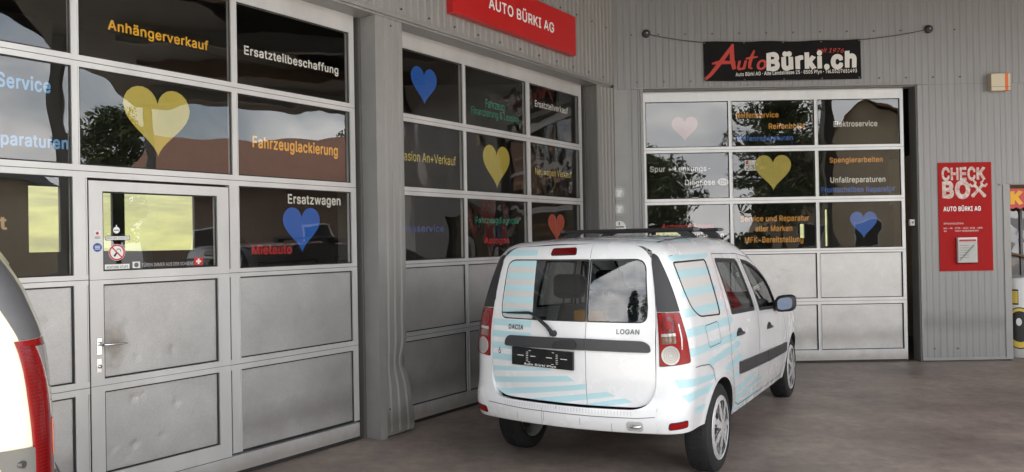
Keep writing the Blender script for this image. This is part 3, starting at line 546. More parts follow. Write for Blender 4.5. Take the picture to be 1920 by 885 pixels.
def dented_panel(a, b, za, zc, parent, seed, name='infill_panel', ndent=5, y=.004, mat=None):
    rnd = random.Random(seed); n, m_ = 44, 30
    D = [(rnd.uniform(a + .05, b - .05), rnd.uniform(za + .05, zc - .05), rnd.uniform(.006, .022), rnd.uniform(.002, .007)) for _ in range(ndent)] + [(rnd.uniform(a, b), rnd.uniform(za, zc), .2, rnd.uniform(-.003, .004)) for _ in range(3)]
    mb = MB(); vs = []
    for j in range(m_ + 1):
        for i in range(n + 1):
            x = a + (b - a) * i / n; z = za + (zc - za) * j / m_; d = 0
            for dx, dz, r, h in D:
                q = ((x - dx) ** 2 + (z - dz) ** 2) / r ** 2
                if q < 9: d += h * math.exp(-q)
            vs.append((x, y + d, z))
    mb.add(vs, [(j * (n + 1) + i, j * (n + 1) + i + 1, (j + 1) * (n + 1) + i + 1, (j + 1) * (n + 1) + i) for j in range(m_) for i in range(n)], 0, True)
    return mb.build(name, mat or PANEL, parent)

d1, P1 = door('garage_door', OL, AL, 1.13, 4.52, [(1.178, 2.238), (2.283, 3.337), (3.385, 4.462)], 'large silver workshop door with a personnel door in it, nearest the yellow van', None, skip=[(2.325, 3.302)])
T = lettering
T('Anhängerverkauf', 2.47, 3.17, 3.01, .062, YEL, P1[0, 1]); T('Ersatzteilbeschaffung', 3.46, 4.36, 3.04, .062, WHITEL, P1[0, 2])
heart(1.70, 3.08, .46, .44, HEARTR, P1[0, 0]); heart(2.79, 2.46, .46, .45, HEARTY, P1[1, 1])
T('Fahrzeuglackierung', 3.52, 4.34, 2.365, .082, YEL, P1[1, 2]); T('Service', 1.845, 2.13, 2.56, .078, LBLUE, P1[1, 0]); T('Reparaturen', 1.765, 2.225, 2.235, .07, LBLUE, P1[1, 0])
T('st', 1.79, 1.89, 1.757, .072, TANL, P1[2, 0]); T('Ersatzwagen', 3.83, 4.36, 1.96, .07, WHITEL, P1[2, 2]); heart(3.96, 1.755, .36, .35, BLUE, P1[2, 2]); T('Mietauto', 3.5, 3.86, 1.575, .066, REDL, P1[2, 2])

# the personnel door's panels carry a brown hand stain beside the handle
PANELS = M('stained_stucco_aluminium', (.52, .51, .50), .38, .5, .16, 2.2, bump=.45, bs=190, grain=.10, gs=130)
_n = PANELS.node_tree; _b = _n.nodes['Principled BSDF']; _src = _b.inputs['Base Color'].links[0].from_socket
_t = _n.nodes.new('ShaderNodeTexCoord'); _m = _n.nodes.new('ShaderNodeMapping'); _m.inputs['Location'].default_value = (-2.48, 0, -1.04 * .55); _m.inputs['Scale'].default_value = (1, 0, .55)
_l = _n.nodes.new('ShaderNodeVectorMath'); _l.operation = 'LENGTH'; _z = _n.nodes.new('ShaderNodeTexNoise'); _z.inputs['Scale'].default_value = 14; _z.inputs['Detail'].default_value = 6
_a = _n.nodes.new('ShaderNodeMath'); _a.operation = 'MULTIPLY_ADD'; _a.inputs[1].default_value = .16; _r2 = _n.nodes.new('ShaderNodeMapRange'); _r2.inputs[1].default_value = .09; _r2.inputs[2].default_value = .19; _r2.inputs[3].default_value = .6; _r2.inputs[4].default_value = 0
_x = _n.nodes.new('ShaderNodeMix'); _x.data_type = 'RGBA'; _x.inputs[7].default_value = (.20, .15, .10, 1); _k = _n.links.new
_k(_t.outputs['Object'], _m.inputs[0]); _k(_m.outputs[0], _l.inputs[0]); _k(_t.outputs['Object'], _z.inputs['Vector']); _k(_z.outputs[0], _a.inputs[0]); _k(_l.outputs['Value'], _a.inputs[2]); _k(_a.outputs[0], _r2.inputs[0]); _k(_r2.outputs[0], _x.inputs[0]); _k(_src, _x.inputs[6]); _k(_x.outputs[2], _b.inputs['Base Color'])
# personnel door inside it
wd = empty('wicket_door', (0, 0, 0), 0, parent=d1)
fr = MB(); yF, yB = -.018, .034; a, b = 2.33, 3.297; ga, gb = 2.412, 3.206
fr.box(a, ga, yF, yB, .148, 2.055, 0); fr.box(gb, b, yF, yB, .148, 2.055, 0)
for za, zc in ((.148, .25), (.757, .834), (1.417, 1.497), (1.992, 2.055)): fr.box(ga, gb, yF, yB, za, zc, 0)
fr.box(a - .004, a, yF + .006, yB, .145, 2.06, 1); fr.box(b, b + .004, yF + .006, yB, .145, 2.06, 1); fr.box(a, b, yF + .004, yB, .142, .148, 1); fr.box(a, b, yF + .004, yB, 2.055, 2.06, 1)
for z in (1.445, .795): fr.box(a, b, yF - .0006, yF + .001, z - .0012, z + .0012, 1)
fr.build('wicket_frame', [ALU, GASKET], wd)
wp = rect_decal('window_pane', ga, gb, 1.497, 1.992, PANE, wd, 0.)
for za, zc, s in ((.25, .757, 5), (.834, 1.417, 9)): dented_panel(ga, gb, za, zc, wd, s, ndent=16, mat=PANELS)
gk = MB(); t = .01
for za, zc in ((.25, .757), (.834, 1.417), (1.497, 1.992)):
    gk.box(ga, gb, -.006, -.001, za, za + t); gk.box(ga, gb, -.006, -.001, zc - t, zc); gk.box(ga, ga + t, -.006, -.001, za + t, zc - t); gk.box(gb - t, gb, -.006, -.001, za + t, zc - t)
gk.build('gasket', GASKET, wd)
hd = MB(); hd.box(2.365, 2.395, yF - .006, yF, .985, 1.09, 0, .002); hd.tube([(2.38, yF - .004, 1.05), (2.38, yF - .05, 1.05), (2.395, yF - .058, 1.05), (2.45, yF - .058, 1.048), (2.525, yF - .055, 1.046)], [.009, .009, .010, .009, .006], 10)
hd.build('door_handle', CHROME, wd)
hd = MB(); hd.box(2.366, 2.394, yF - .005, yF, .875, .965, 0, .002); hd.lathe([(yF - .014, 0), (yF - .014, .011), (yF - .004, .012)], 16, 'y', (2.38, 0, .915)); hd.build('lock_cylinder', CHROME, wd)
MB().box(2.34, 3.30, yF + .002, .03, .135, .1425).build('threshold', ALU, wd)
# stickers on the personnel door
BLK = M('black_print', (.02, .02, .02), .5); STB = M('sticker_blue', (.02, .08, .35), .4); STR = M('sticker_red', (.55, .03, .03), .4)
mb = MB(); disc(mb, 2.506, 1.612, .052, -.0015, 0); disc(mb, 2.506, 1.612, .050, -.0022, 1, 32, .041)
mb.add([(2.506 - .034, -.0024, 1.641), (2.506 - .028, -.0024, 1.647), (2.506 + .034, -.0024, 1.583), (2.506 + .028, -.0024, 1.577)], [(0, 1, 2, 3)], 1)
mb.add([(2.484, -.0019, 1.59), (2.494, -.0019, 1.584), (2.513, -.0019, 1.612), (2.503, -.0019, 1.618)], [(0, 1, 2, 3)], 2)
mb.tube([(2.505, -.002, 1.625), (2.515, -.002, 1.635), (2.527, -.002, 1.63), (2.53, -.002, 1.618)], .002, 4, 2)
mb.build('no_smoking_sticker', [WHITEL, STR, BLK], wd)
mb = MB(); mb.add([(2.43, -.0015, 1.488 + .012), (2.585, -.0015, 1.5), (2.585, -.0015, 1.538), (2.43, -.0015, 1.538)], [(0, 1, 2, 3)], 0); add_text(mb, 'ACHTUNG STUFE', 2.44, 2.575, 1.512, .016, -.002, .01, 1); mb.build('step_sticker', [WHITEL, BLK], wd)
mb = MB(); mb.add([(2.435, -.0015, 1.688), (2.59, -.0015, 1.688), (2.59, -.0015, 1.716), (2.435, -.0015, 1.716)], [(0, 1, 2, 3)], 1)
mb.add([(2.438, -.0018, 1.691), (2.587, -.0018, 1.691), (2.587, -.0018, 1.713), (2.438, -.0018, 1.713)], [(0, 1, 2, 3)], 0); add_text(mb, 'RAUCHEN VERBOTEN', 2.446, 2.58, 1.697, .010, -.0022, .0, 1); mb.build('notice_sticker', [PAPER, BLK], wd)
mb = MB(); disc(mb, 2.505, 1.752, .021, -.0015, 0); mb.box(2.502, 2.508, -.002, -.001, 1.772, 1.785, 0); mb.box(2.49, 2.52, -.002, -.0016, 1.749, 1.754, 1); mb.build('tag_sticker', [WHITEL, BLK], wd)
mb = MB(); disc(mb, 2.378, 1.645, .027, yF - .001, 0)
for dz in (.008, -.001, -.010): mb.box(2.362, 2.394, yF - .0016, yF - .0012, 1.643 + dz, 1.647 + dz, 1)
mb.build('blue_round_sticker', [STB, WHITEL], wd)
mb = MB(); mb.add([(2.36, yF - .001, 1.69), (2.40, yF - .001, 1.69), (2.40, yF - .001, 1.75), (2.36, yF - .001, 1.75)], [(0, 1, 2, 3)], 0); disc(mb, 2.378, 1.732, .009, yF - .0015, 1)
for dz in (0, .006, .012): mb.box(2.362, 2.396, yF - .0017, yF - .0013, 1.698 + dz, 1.7 + dz, 2)
mb.build('red_dot_sticker', [PAPER, STR, BLK], wd)
mb = MB(); mb.add([(2.605, -.0015, 1.508), (2.655, -.0015, 1.508), (2.655, -.0015, 1.55), (2.605, -.0015, 1.55)], [(0, 1, 2, 3)], 0); disc(mb, 2.63, 1.529, .015, -.002, 1)
mb.add([(3.035, -.0015, 1.512), (3.10, -.0015, 1.512), (3.10, -.0015, 1.565), (3.035, -.0015, 1.565)], [(0, 1, 2, 3)], 2)
mb.box(3.061, 3.074, -.0024, -.0018, 1.52, 1.557, 0); mb.box(3.049, 3.086, -.0023, -.0019, 1.532, 1.545, 0)
add_text(mb, 'TÜREN IMMER AUS DER SCHIENE', 2.665, 3.03, 1.516, .022, -.002, .008, 3); mb.build('swiss_cross_sticker', [PAPER, VGREY, STR, M('faded_print', (.42, .42, .42), .5)], wd)

d2, P2 = door('garage_door', OL, AL, 4.86, 8.278, [(4.91, 5.955), (6.0, 7.065), (7.135, 8.208)], 'large silver workshop door under the red sign, partly hidden by the white car', None, wavy=True)
heart(5.41, 3.10, .36, .35, BLUE, P2[0, 0]); T('Fahrzeug', 6.35, 6.68, 3.03, .085, GREEN, P2[0, 1], bold=.005); T('Finanzierung & Leasing', 6.11, 6.94, 2.935, .075, GREEN, P2[0, 1], bold=.005)
T('Ersatzteilverkauf', 7.27, 7.98, 3.16, .07, WHITEL, P2[0, 2], bold=.015); T('Occasion An+Verkauf', 4.96, 5.855, 2.39, .085, HEARTY, P2[1, 0], bold=.01); heart(6.525, 2.42, .47, .45, HEARTY, P2[1, 1]); T('Neuwagen Verkauf', 7.25, 8.04, 2.39, .075, HEARTY, P2[1, 2], bold=.01)
T('Klimaservice', 4.98, 5.66, 1.74, .065, DBLUE, P2[2, 0]); T('Fahrzeugdiagnose', 6.15, 6.91, 1.83, .062, GREEN, P2[2, 1]); T('Autogas', 6.29, 6.73, 1.62, .062, REDL, P2[2, 1]); heart(7.68, 1.785, .36, .32, HEARTR, P2[2, 2])

d3, P3 = door('garage_door', OB, AB, 1.733, 5.12, [(1.78, 2.852), (2.895, 3.965), (4.008, 5.074)], 'silver workshop door in the back wall under the black banner', None)
heart(2.29, 3.05, .34, .32, HEARTP, P3[0, 0]); T('Reifenservice', 2.96, 3.51, 3.185, .068, ORA, P3[0, 1]); T('Reifenhotel', 3.38, 3.85, 3.035, .07, ORA, P3[0, 1]); T('Reifenreparaturen', 2.965, 3.69, 2.885, .065, BLUE, P3[0, 1])
T('Elektroservice', 4.22, 4.79, 3.05, .068, WHITEL, P3[0, 2]); T('Spur + Lenkungs-', 1.83, 2.61, 2.505, .068, WHITEL, P3[1, 0]); T('Diagnose', 2.28, 2.67, 2.325, .07, WHITEL, P3[1, 0])
heart(3.425, 2.465, .47, .46, HEARTY, P3[1, 1]); T('Spenglerarbeiten', 4.16, 4.85, 2.585, .065, ORA, P3[1, 2]); T('Unfallreparaturen', 4.165, 4.88, 2.325, .068, WHITEL, P3[1, 2]); T('Frontscheiben Reparatur', 4.045, 5.0, 2.20, .068, BLUE, P3[1, 2])
T('Service und Reparatur', 2.99, 3.88, 1.84, .07, ORA, P3[2, 1]); T('aller Marken', 3.18, 3.66, 1.71, .07, ORA, P3[2, 1]); T('MFK-Bereitstellung', 3.04, 3.8, 1.565, .072, ORA, P3[2, 1]); heart(4.585, 1.77, .35, .345, BLUE, P3[2, 2])
T('Autoanhänger', 1.96, 2.65, 1.76, .065, REDL, P3[2, 0]); T('Anhänger Kupplungen', 1.79, 2.77, 1.635, .07, WHITEL, P3[2, 0])
mb = MB(); mb.add([(2.775 + .075 * math.cos(a * .2618), .006, 2.36 + .047 * math.sin(a * .2618)) for a in range(24)], [tuple(range(24))], 0); add_text(mb, 'CH', 2.735, 2.82, 2.335, .05, .0055, .01, 1); mb.build('oval_sticker', [PAPER, BLK], P3[1, 0])  # country oval of a car inside, added flat behind the pane
mb = MB(); mb.add([(3.06, .006, 2.50), (3.27, .006, 2.50), (3.27, .006, 2.635), (3.06, .006, 2.635)], [(0, 1, 2, 3)], 0); add_text(mb, '234', 3.075, 3.25, 2.515, .055, .0055, .0, 1); mb.box(3.075, 3.105, .0053, .0058, 2.585, 2.625, 2); mb.build('plate_decal', [PAPER, BLK, STR], P3[1, 1])  # number plate of that car, added as a flat decal, car not modelled

# ------------------------------------------------------------------ signs and small things on the walls
def seg_stroke(mb, pts, ws, y, m):                                    # a brush stroke of changing width in the x,z plane
    P = []; n = len(pts)
    Lf, Rt = [], []
    for i, (x, z) in enumerate(pts):
        a = pts[max(0, i - 1)]; b = pts[min(n - 1, i + 1)]; d = math.hypot(b[0] - a[0], b[1] - a[1]) or 1; nx_, nz_ = -(b[1] - a[1]) / d, (b[0] - a[0]) / d
        Lf.append((x + nx_ * ws[i] / 2, y(x, z) if callable(y) else y, z + nz_ * ws[i] / 2)); Rt.append((x - nx_ * ws[i] / 2, y(x, z) if callable(y) else y, z - nz_ * ws[i] / 2))
    mb.add(Lf + Rt, [(i, i + 1, n + i + 1, n + i) for i in range(n - 1)], m)

sg = empty('company_sign', wl(0, FL + .03), AL, 'red box sign with white capital lettering over the middle door', 'sign')
mb = MB(); mb.box(5.50, 7.70, -.085, 0, 3.765, 4.215, 0, .004); mb.build('sign_box', RED, sg)
T('AUTO BÜRKI AG', 6.04, 7.23, 3.93, .105, WHITEL, sg, -.0865, .018)

def bsag(x, z): k = (x - 2.51) / 2.0; return -.006 - .014 * math.sin(k * math.pi) ** 2 + .006 * math.sin(k * 9 + z * 5) + .004 * math.sin(k * 23 - z * 9)
bn = empty('banner', wb(0, FB + .02), AB, 'black vinyl banner with red and white lettering strung above the back door', 'banner')
mb = MB(); nx, nz_ = 60, 12; vs = []
for j in range(nz_ + 1):
    for i in range(nx + 1):
        u, v_ = i / nx, j / nz_
        x = 2.512 + 2.008 * u + .012 * (1 - v_); z = 3.640 + .508 * v_ - .016 * math.sin(u * math.pi) * (.4 + .6 * v_) + .004 * math.sin(u * 19) * v_ - .003 * u
        vs.append((x, bsag(x, z), z))
mb.add(vs, [(j * (nx + 1) + i, j * (nx + 1) + i + 1, (j + 1) * (nx + 1) + i + 1, (j + 1) * (nx + 1) + i) for j in range(nz_) for i in range(nx)], 0, True)
for x in (2.53, 3.03, 3.53, 4.02, 4.505):
    for z in (3.652 + .004 - .012 * math.sin((x - 2.5) / 2 * math.pi), 4.128 - .012 * math.sin((x - 2.5) / 2 * math.pi)): disc(mb, x, z, .011, bsag(x, z) - .002, 1, 14, .005)
mb.build('banner_sheet', [VINYLB, VGREY], bn)
bw = lambda x, z: bsag(x, z) - .0025
mb = MB(); add_text(mb, 'Bürki.ch', 3.31, 4.47, 3.765, .205, 0, .05, 0, warp=bw, rise=.02)
add_text(mb, 'Auto Bürki AG · Alte Landstrasse 25 · 8505 Pfyn · Tel.052/7651493', 2.92, 4.475, 3.695, .045, 0, .016, 0, warp=bw, rise=.017)
mb.build('banner_lettering', BANW, bn)
mb = MB()
seg_stroke(mb, [(2.535, 3.665), (2.60, 3.72), (2.70, 3.84), (2.80, 3.97), (2.89, 4.10)], [.035, .045, .052, .05, .03], bw, 0)
seg_stroke(mb, [(2.885, 4.105), (2.875, 4.02), (2.88, 3.90), (2.905, 3.785)], [.03, .055, .06, .05], bw, 0)
seg_stroke(mb, [(2.62, 3.86), (2.70, 3.875), (2.80, 3.875), (2.92, 3.872)], [.02, .045, .045, .03], bw, 0)
add_text(mb, 'u', 2.93, 3.04, 3.78, .15, 0, .025, 0, .25, warp=bw); 
seg_stroke(mb, [(3.16, 4.02), (3.13, 3.95), (3.10, 3.86), (3.095, 3.80), (3.13, 3.785)], [.02, .04, .042, .04, .02], bw, 0); seg_stroke(mb, [(3.05, 3.915), (3.11, 3.925), (3.2, 3.935)], [.02, .034, .018], bw, 0)
add_text(mb, 'o', 3.175, 3.30, 3.775, .155, 0, .02, 0, .2, warp=bw)
add_text(mb, 'seit 1976', 3.96, 4.30, 3.985, .055, 0, .006, 0, .3, warp=bw, rise=-.03)
mb.build('banner_script', BANR, bn)
for x0, z0, x1, z1, lab in ((1.79, 4.258, 2.53, 4.135, 'dark wire from banner corner to the black wall plug beside the building corner'), (4.505, 4.135, 5.40, 4.255, 'dark wire from banner corner to the black wall plug nearest the emergency lamp')):
    mb = MB(); mb.tube([(x0 + (x1 - x0) * k / 8, -.025, z0 + (z1 - z0) * k / 8 - .015 * math.sin(k / 8 * math.pi)) for k in range(9)], .0045, 6)
    tag(mb.build('banner_wire', ROPE, None, wb(0, FB), AB), lab, 'wire', 'wires holding the banner')
for x, z, lab in ((1.787, 4.261, 'round black rubber wall plug beside the building corner'), (5.405, 4.258, 'round black rubber wall plug high between banner and emergency lamp')):
    r_ = empty('wall_plug', wb(x, FB + .004, z), AB, lab, 'wall plug', 'round plugs holding the banner wires')
    mb = MB(); mb.lathe([(.0, .050), (-.025, .052), (-.036, .044), (-.04, .03), (-.034, .0)], 28, 'y'); mb.build('rubber_disc', BLACKP, r_)
    mb = MB(); mb.lathe([(-.034, .012), (-.052, .012), (-.054, 0)], 10, 'y', (.004, 0, .004)); mb.build('bolt', CHROME, r_)

lp = empty('emergency_lamp', wb(0, FB + .004), AB, 'small cream emergency lamp box with one orange strip high on the wall', 'lamp')
mb = MB(); mb.box(6.15, 6.395, -.085, 0, 3.445, 3.662, 0, .006); mb.build('lamp_housing', CREAM, lp)
MB().box(6.325, 6.365, -.0875, -.02, 3.4435, 3.6635, 0, .002).build('orange_strip', ORANGE, lp)
MB().box(6.16, 6.39, -.088, -.08, 3.49, 3.495).build('lens_joint', VGREY, lp)

ps = empty('opening_hours_sign', wb(0, FB + .004), AB, 'tall red panel with worn white lettering and opening hours on the back wall', 'sign')
MB().box(5.487, 6.170, -.012, 0, 1.157, 2.545, 0, .001).build('sign_panel', REDP, ps)
mb = MB(); yP = -.0135
for k, (x0, x1) in enumerate(((5.53, 5.635), (5.648, 5.748), (5.764, 5.850), (5.862, 5.965), (5.978, 6.095))): add_text(mb, 'CHECK'[k], x0, x1, 2.322, .155, yP, .035)
add_text(mb, 'B', 5.535, 5.685, 2.10, .195, yP, .045); add_text(mb, 'O', 5.697, 5.895, 2.098, .20, yP, .05)
for s_ in (1, -1):                                                    # two crossed wrenches make the X
    cx = 6.0; A_ = (cx - s_ * .072, 2.118); B_ = (cx + s_ * .055, 2.255)
    seg_stroke(mb, [A_, B_], [.042, .034], yP - .0002 * s_, 0)
    dx, dz = s_ * .68, .733
    for q in (-1, 1):
        seg_stroke(mb, [(B_[0] - dx * .012, B_[1] - dz * .012), (B_[0] + q * dz * .034 + dx * .01, B_[1] - q * dx * .034 + dz * .01), (B_[0] + q * dz * .032 + dx * .05, B_[1] - q * dx * .032 + dz * .05)], [.034, .032, .02], yP - .0003, 0)
    disc(mb, A_[0], A_[1], .024, yP - .0001, 0, 18)
mb.build('worn_lettering', CREAML, ps)
for tx_, xa_, xb_, z_, c_, bo_ in (('AUTO BÜRKI AG', 5.545, 6.025, 1.925, .055, .03), ('ÖFFNUNGSZEITEN:', 5.545, 5.80, 1.755, .020, 0), ('MO - FR', 5.545, 5.655, 1.695, .020, 0), ('0730 - 1200 / 1330 - 1800', 5.69, 6.04, 1.695, .020, 0), ('SA', 5.545, 5.58, 1.66, .020, 0), ('NACH VEREINBARUNG', 5.69, 5.99, 1.66, .020, 0)): T(tx_, xa_, xb_, z_, c_, WHITEL, ps, yP, bo_)
hl_ = empty('leaflet_holder', wb(0, FB + .016), AB, 'small clear holder with white leaflets fixed on the red opening hours panel', 'leaflet holder')
HOLD = glass('clear_plastic', (.86, .86, .86), 1.35)
mb = MB(); mb.box(5.69, 5.955, -.045, -.001, 1.255, 1.262); mb.add([(5.69, -.046, 1.255), (5.955, -.046, 1.255), (5.955, -.046, 1.55), (5.69, -.046, 1.55)], [(0, 1, 2, 3)]); mb.add([(5.688, -.046, 1.255), (5.688, -.001, 1.255), (5.688, -.001, 1.60), (5.688, -.046, 1.55)], [(0, 1, 2, 3)]); mb.add([(5.957, -.046, 1.255), (5.957, -.001, 1.255), (5.957, -.001, 1.60), (5.957, -.046, 1.55)], [(0, 1, 2, 3)])
mb.build('holder_shell', HOLD, hl_)
mb = MB(); mb.box(5.70, 5.945, -.040, -.006, 1.266, 1.585, 0); mb.box(5.715, 5.93, -.0412, -.0404, 1.535, 1.56, 1)
for k in range(6): mb.box(5.72, 5.84, -.0409, -.0404, 1.33 + k * .03, 1.334 + k * .03, 3)
add_text(mb, 'Occasionsliste', 5.72, 5.90, 1.285, .03, -.0414, .02, 2, rise=1.05); mb.build('leaflet', [PAPER, STR, BLK, VGREY], hl_)
for x, z, k in ((1.405, 2.231, 'round grey arrow sticker on the corner strip, topmost of three stickers'), (1.403, 2.026, 'round grey arrow sticker on the corner strip, between two other stickers')):
    r_ = empty('arrow_sticker', wb(x, FB + .0075, z), AB, k, 'sticker', 'stickers on the corner strip')
    mb = MB(); disc(mb, 0, 0, .083, 0, 0, 32); disc(mb, 0, 0, .076, -.0006, 1, 32, .068); mb.build('sticker_disc', [M('sticker_silver', (.52, .52, .51), .35), VGREY], r_)
    mb = MB(); mb.add([(p[0], -.001, p[1]) for p in ((-.032, .03), (-.01, .042), (.005, .03), (.038, .044), (.036, .008), (.022, -.006), (.018, -.042), (-.02, -.046), (-.03, -.01), (-.014, -.002))], [tuple(range(10))]); mb.build('arrow_mark', WHITEL, r_)
r_ = empty('arrow_sticker', wb(1.40, FB + .0075, 1.79), AB, 'white half round sticker on the corner strip, lowest of three stickers', 'sticker', 'stickers on the corner strip')
mb = MB(); mb.add([(.085 * math.cos(a * math.pi / 16), 0, .085 * math.sin(a * math.pi / 16)) for a in range(17)] + [(-.085, 0, -.03), (.085, 0, -.03)], [tuple(range(19))]); mb.build('sticker_disc', WHITEL, r_)
mb = MB(); mb.box(-.06, .06, -.0012, -.0006, .0, .014); mb.box(-.008, .006, -.0012, -.0006, .03, .07); mb.build('sticker_print', BLK, r_)
r_ = empty('push_button', wb(5.183, .02, 1.79), AB, 'small white push button box on the reveal of the back door', 'switch')
mb = MB(); mb.box(-.03, .03, -.05, .0, -.04, .04, 0, .004); mb.build('button_box', PAPER, r_); MB().box(-.012, .012, -.055, -.048, -.012, .012, 0, .002).build('button', VGREY, r_)

# ---- the shop behind the opening at the far end
sh = empty('shop_room', wb(0), AB, 'shop room seen through the opening at the end of the back wall', 'building')
mb = MB(); mb.box(PX0, PX1, 2.9, 3.0, 0, .85); mb.box(PX0, PX1, 2.9, 3.0, 2.15, 2.8); mb.box(PX0, PX0 + .05, .32, 2.9, 0, 2.8); mb.box(PX1 - .05, PX1, .06, 2.9, 0, 2.8); mb.box(PX0, PX1, .06, 3, 2.8, 2.9)
mb.build('shop_wall', RENDERW, sh)
mb = MB(); mb.box(PX0, PX1, .0, 2.9, .005, .012); mb.build('shop_floor', CONC, sh)
mb = MB(); mb.box(PX0, PX1, 2.88, 2.94, .85, .91)
for x in (6.55, 7.4, 8.2): mb.box(x, x + .05, 2.88, 2.94, .91, 2.15)
mb.build('window_frame', VGREY, sh)
k_ = empty('awning_sign', wb(0), AB, 'red scalloped sign with a yellow letter K in the shop opening', 'sign')
mb = MB(); pts = [(6.41, 2.20), (6.41, 1.965)] + [(6.41 + .1 * (i + a / 6), 1.965 - .025 * math.sin(a / 6 * math.pi)) for i in range(12) for a in range(1, 7)] + [(7.61, 2.2)]
mb.prism(pts, -.09, -.07); mb.build('sign_board', RED, k_)
T('K', 6.435, 6.60, 2.00, .165, YEL, k_, -.092, .05)
dr = empty('display_drum', wb(6.68, -.16), AB, 'white advertising drum with a yellow ring emblem standing in the shop opening', 'display drum')
mb = MB(); mb.lathe([(0.014, 0), (0.014, .2), (.02, .21), (1.03, .21), (1.045, .20), (1.045, 0)], 48, 'z'); mb.build('drum_body', M('white_drum', (.72, .72, .71), .4, 0, .05, 5), dr)
mb = MB()
def on_drum(a0, a1, fz0, fz1, r, m, n=24):
    vs = []
    for i in range(n + 1):
        a = a0 + (a1 - a0) * i / n
        vs += [(r * math.sin(a), -r * math.cos(a), fz0(i / n)), (r * math.sin(a), -r * math.cos(a), fz1(i / n))]
    mb.add(vs, [(2 * i, 2 * i + 2, 2 * i + 3, 2 * i + 1) for i in range(n)], m, True)
ci = lambda R, cz, s_: (lambda t: cz + s_ * math.sqrt(max(0, R * R - ((t - .5) * 2 * R) ** 2)))
on_drum(-1.45, .35, ci(.27, .40, -1), ci(.27, .40, 1), .212, 1); on_drum(-1.40, .30, ci(.255, .40, -1), ci(.255, .40, 1), .2125, 0); on_drum(-1.2, .10, ci(.20, .42, -1), ci(.20, .42, 1), .2135, 1)
on_drum(-.75, -.45, ci(.05, .48, -1), ci(.05, .48, 1), .2145, 2); on_drum(-.98, -.60, lambda t: .70, lambda t: .90, .212, 1); on_drum(-.95, -.63, lambda t: .72, lambda t: .88, .2125, 0)
mb.build('drum_print', [M('print_yellow', (.75, .55, .08), .4), BLK, WHITEL], dr)
gw = empty('shop_window', wb(0), AB, 'glazed shop window with a dark frame under the red scalloped sign', 'window')
rect_decal('window_glass', 6.42, 7.62, 1.06, 2.2, PANE2, gw, .45)
mb = MB(); mb.box(6.90, 6.93, .43, .47, 1.06, 2.2); mb.box(6.43, 7.63, .43, .47, 1.03, 1.06); mb.build('window_frame', VGREY, gw); MB().box(6.43, 7.63, .44, .50, .013, 1.03).build('sill_panel', CLADW, gw)
r_ = empty('price_rail', wb(0), AB, 'brown wooden rail sloping across the shop opening', 'rail'); MB().tube([(6.48, .40, 1.42), (7.3, .40, 1.22)], .02, 8).build('rail_bar', WOOD, r_); MB().box(7.28, 7.31, .39, .41, .013, 1.22).build('rail_post', VGREY, r_)

# ------------------------------------------------------------------ vehicle bodies: one smooth closed form; panels are cut from it
class Sp:                                                            # monotone cubic through knots
    def __init__(s, *kn):
        x = np.array([k[0] for k in kn], float); y = np.array([k[1] for k in kn], float); h = np.diff(x); d = np.diff(y) / h
        m = np.zeros(len(x)); m[0] = d[0]; m[-1] = d[-1]
        for i in range(1, len(x) - 1): m[i] = 0 if d[i - 1] * d[i] <= 0 else (h[i - 1] + h[i]) * 1.0 / (h[i] / d[i - 1] + h[i - 1] / d[i]) 
        s.x = np.linspace(x[0], x[-1], 900); k = np.clip(np.searchsorted(x, s.x) - 1, 0, len(x) - 2); t = (s.x - x[k]) / h[k]
        s.y = (2 * t**3 - 3 * t**2 + 1) * y[k] + (t**3 - 2 * t**2 + t) * h[k] * m[k] + (-2 * t**3 + 3 * t**2) * y[k + 1] + (t**3 - t**2) * h[k] * m[k + 1]
    def __call__(s, q): return np.interp(q, s.x, s.y)
def smax(a, b, k): return np.maximum(a, b) + np.maximum(k - np.abs(a - b), 0) ** 2 / (4 * k)
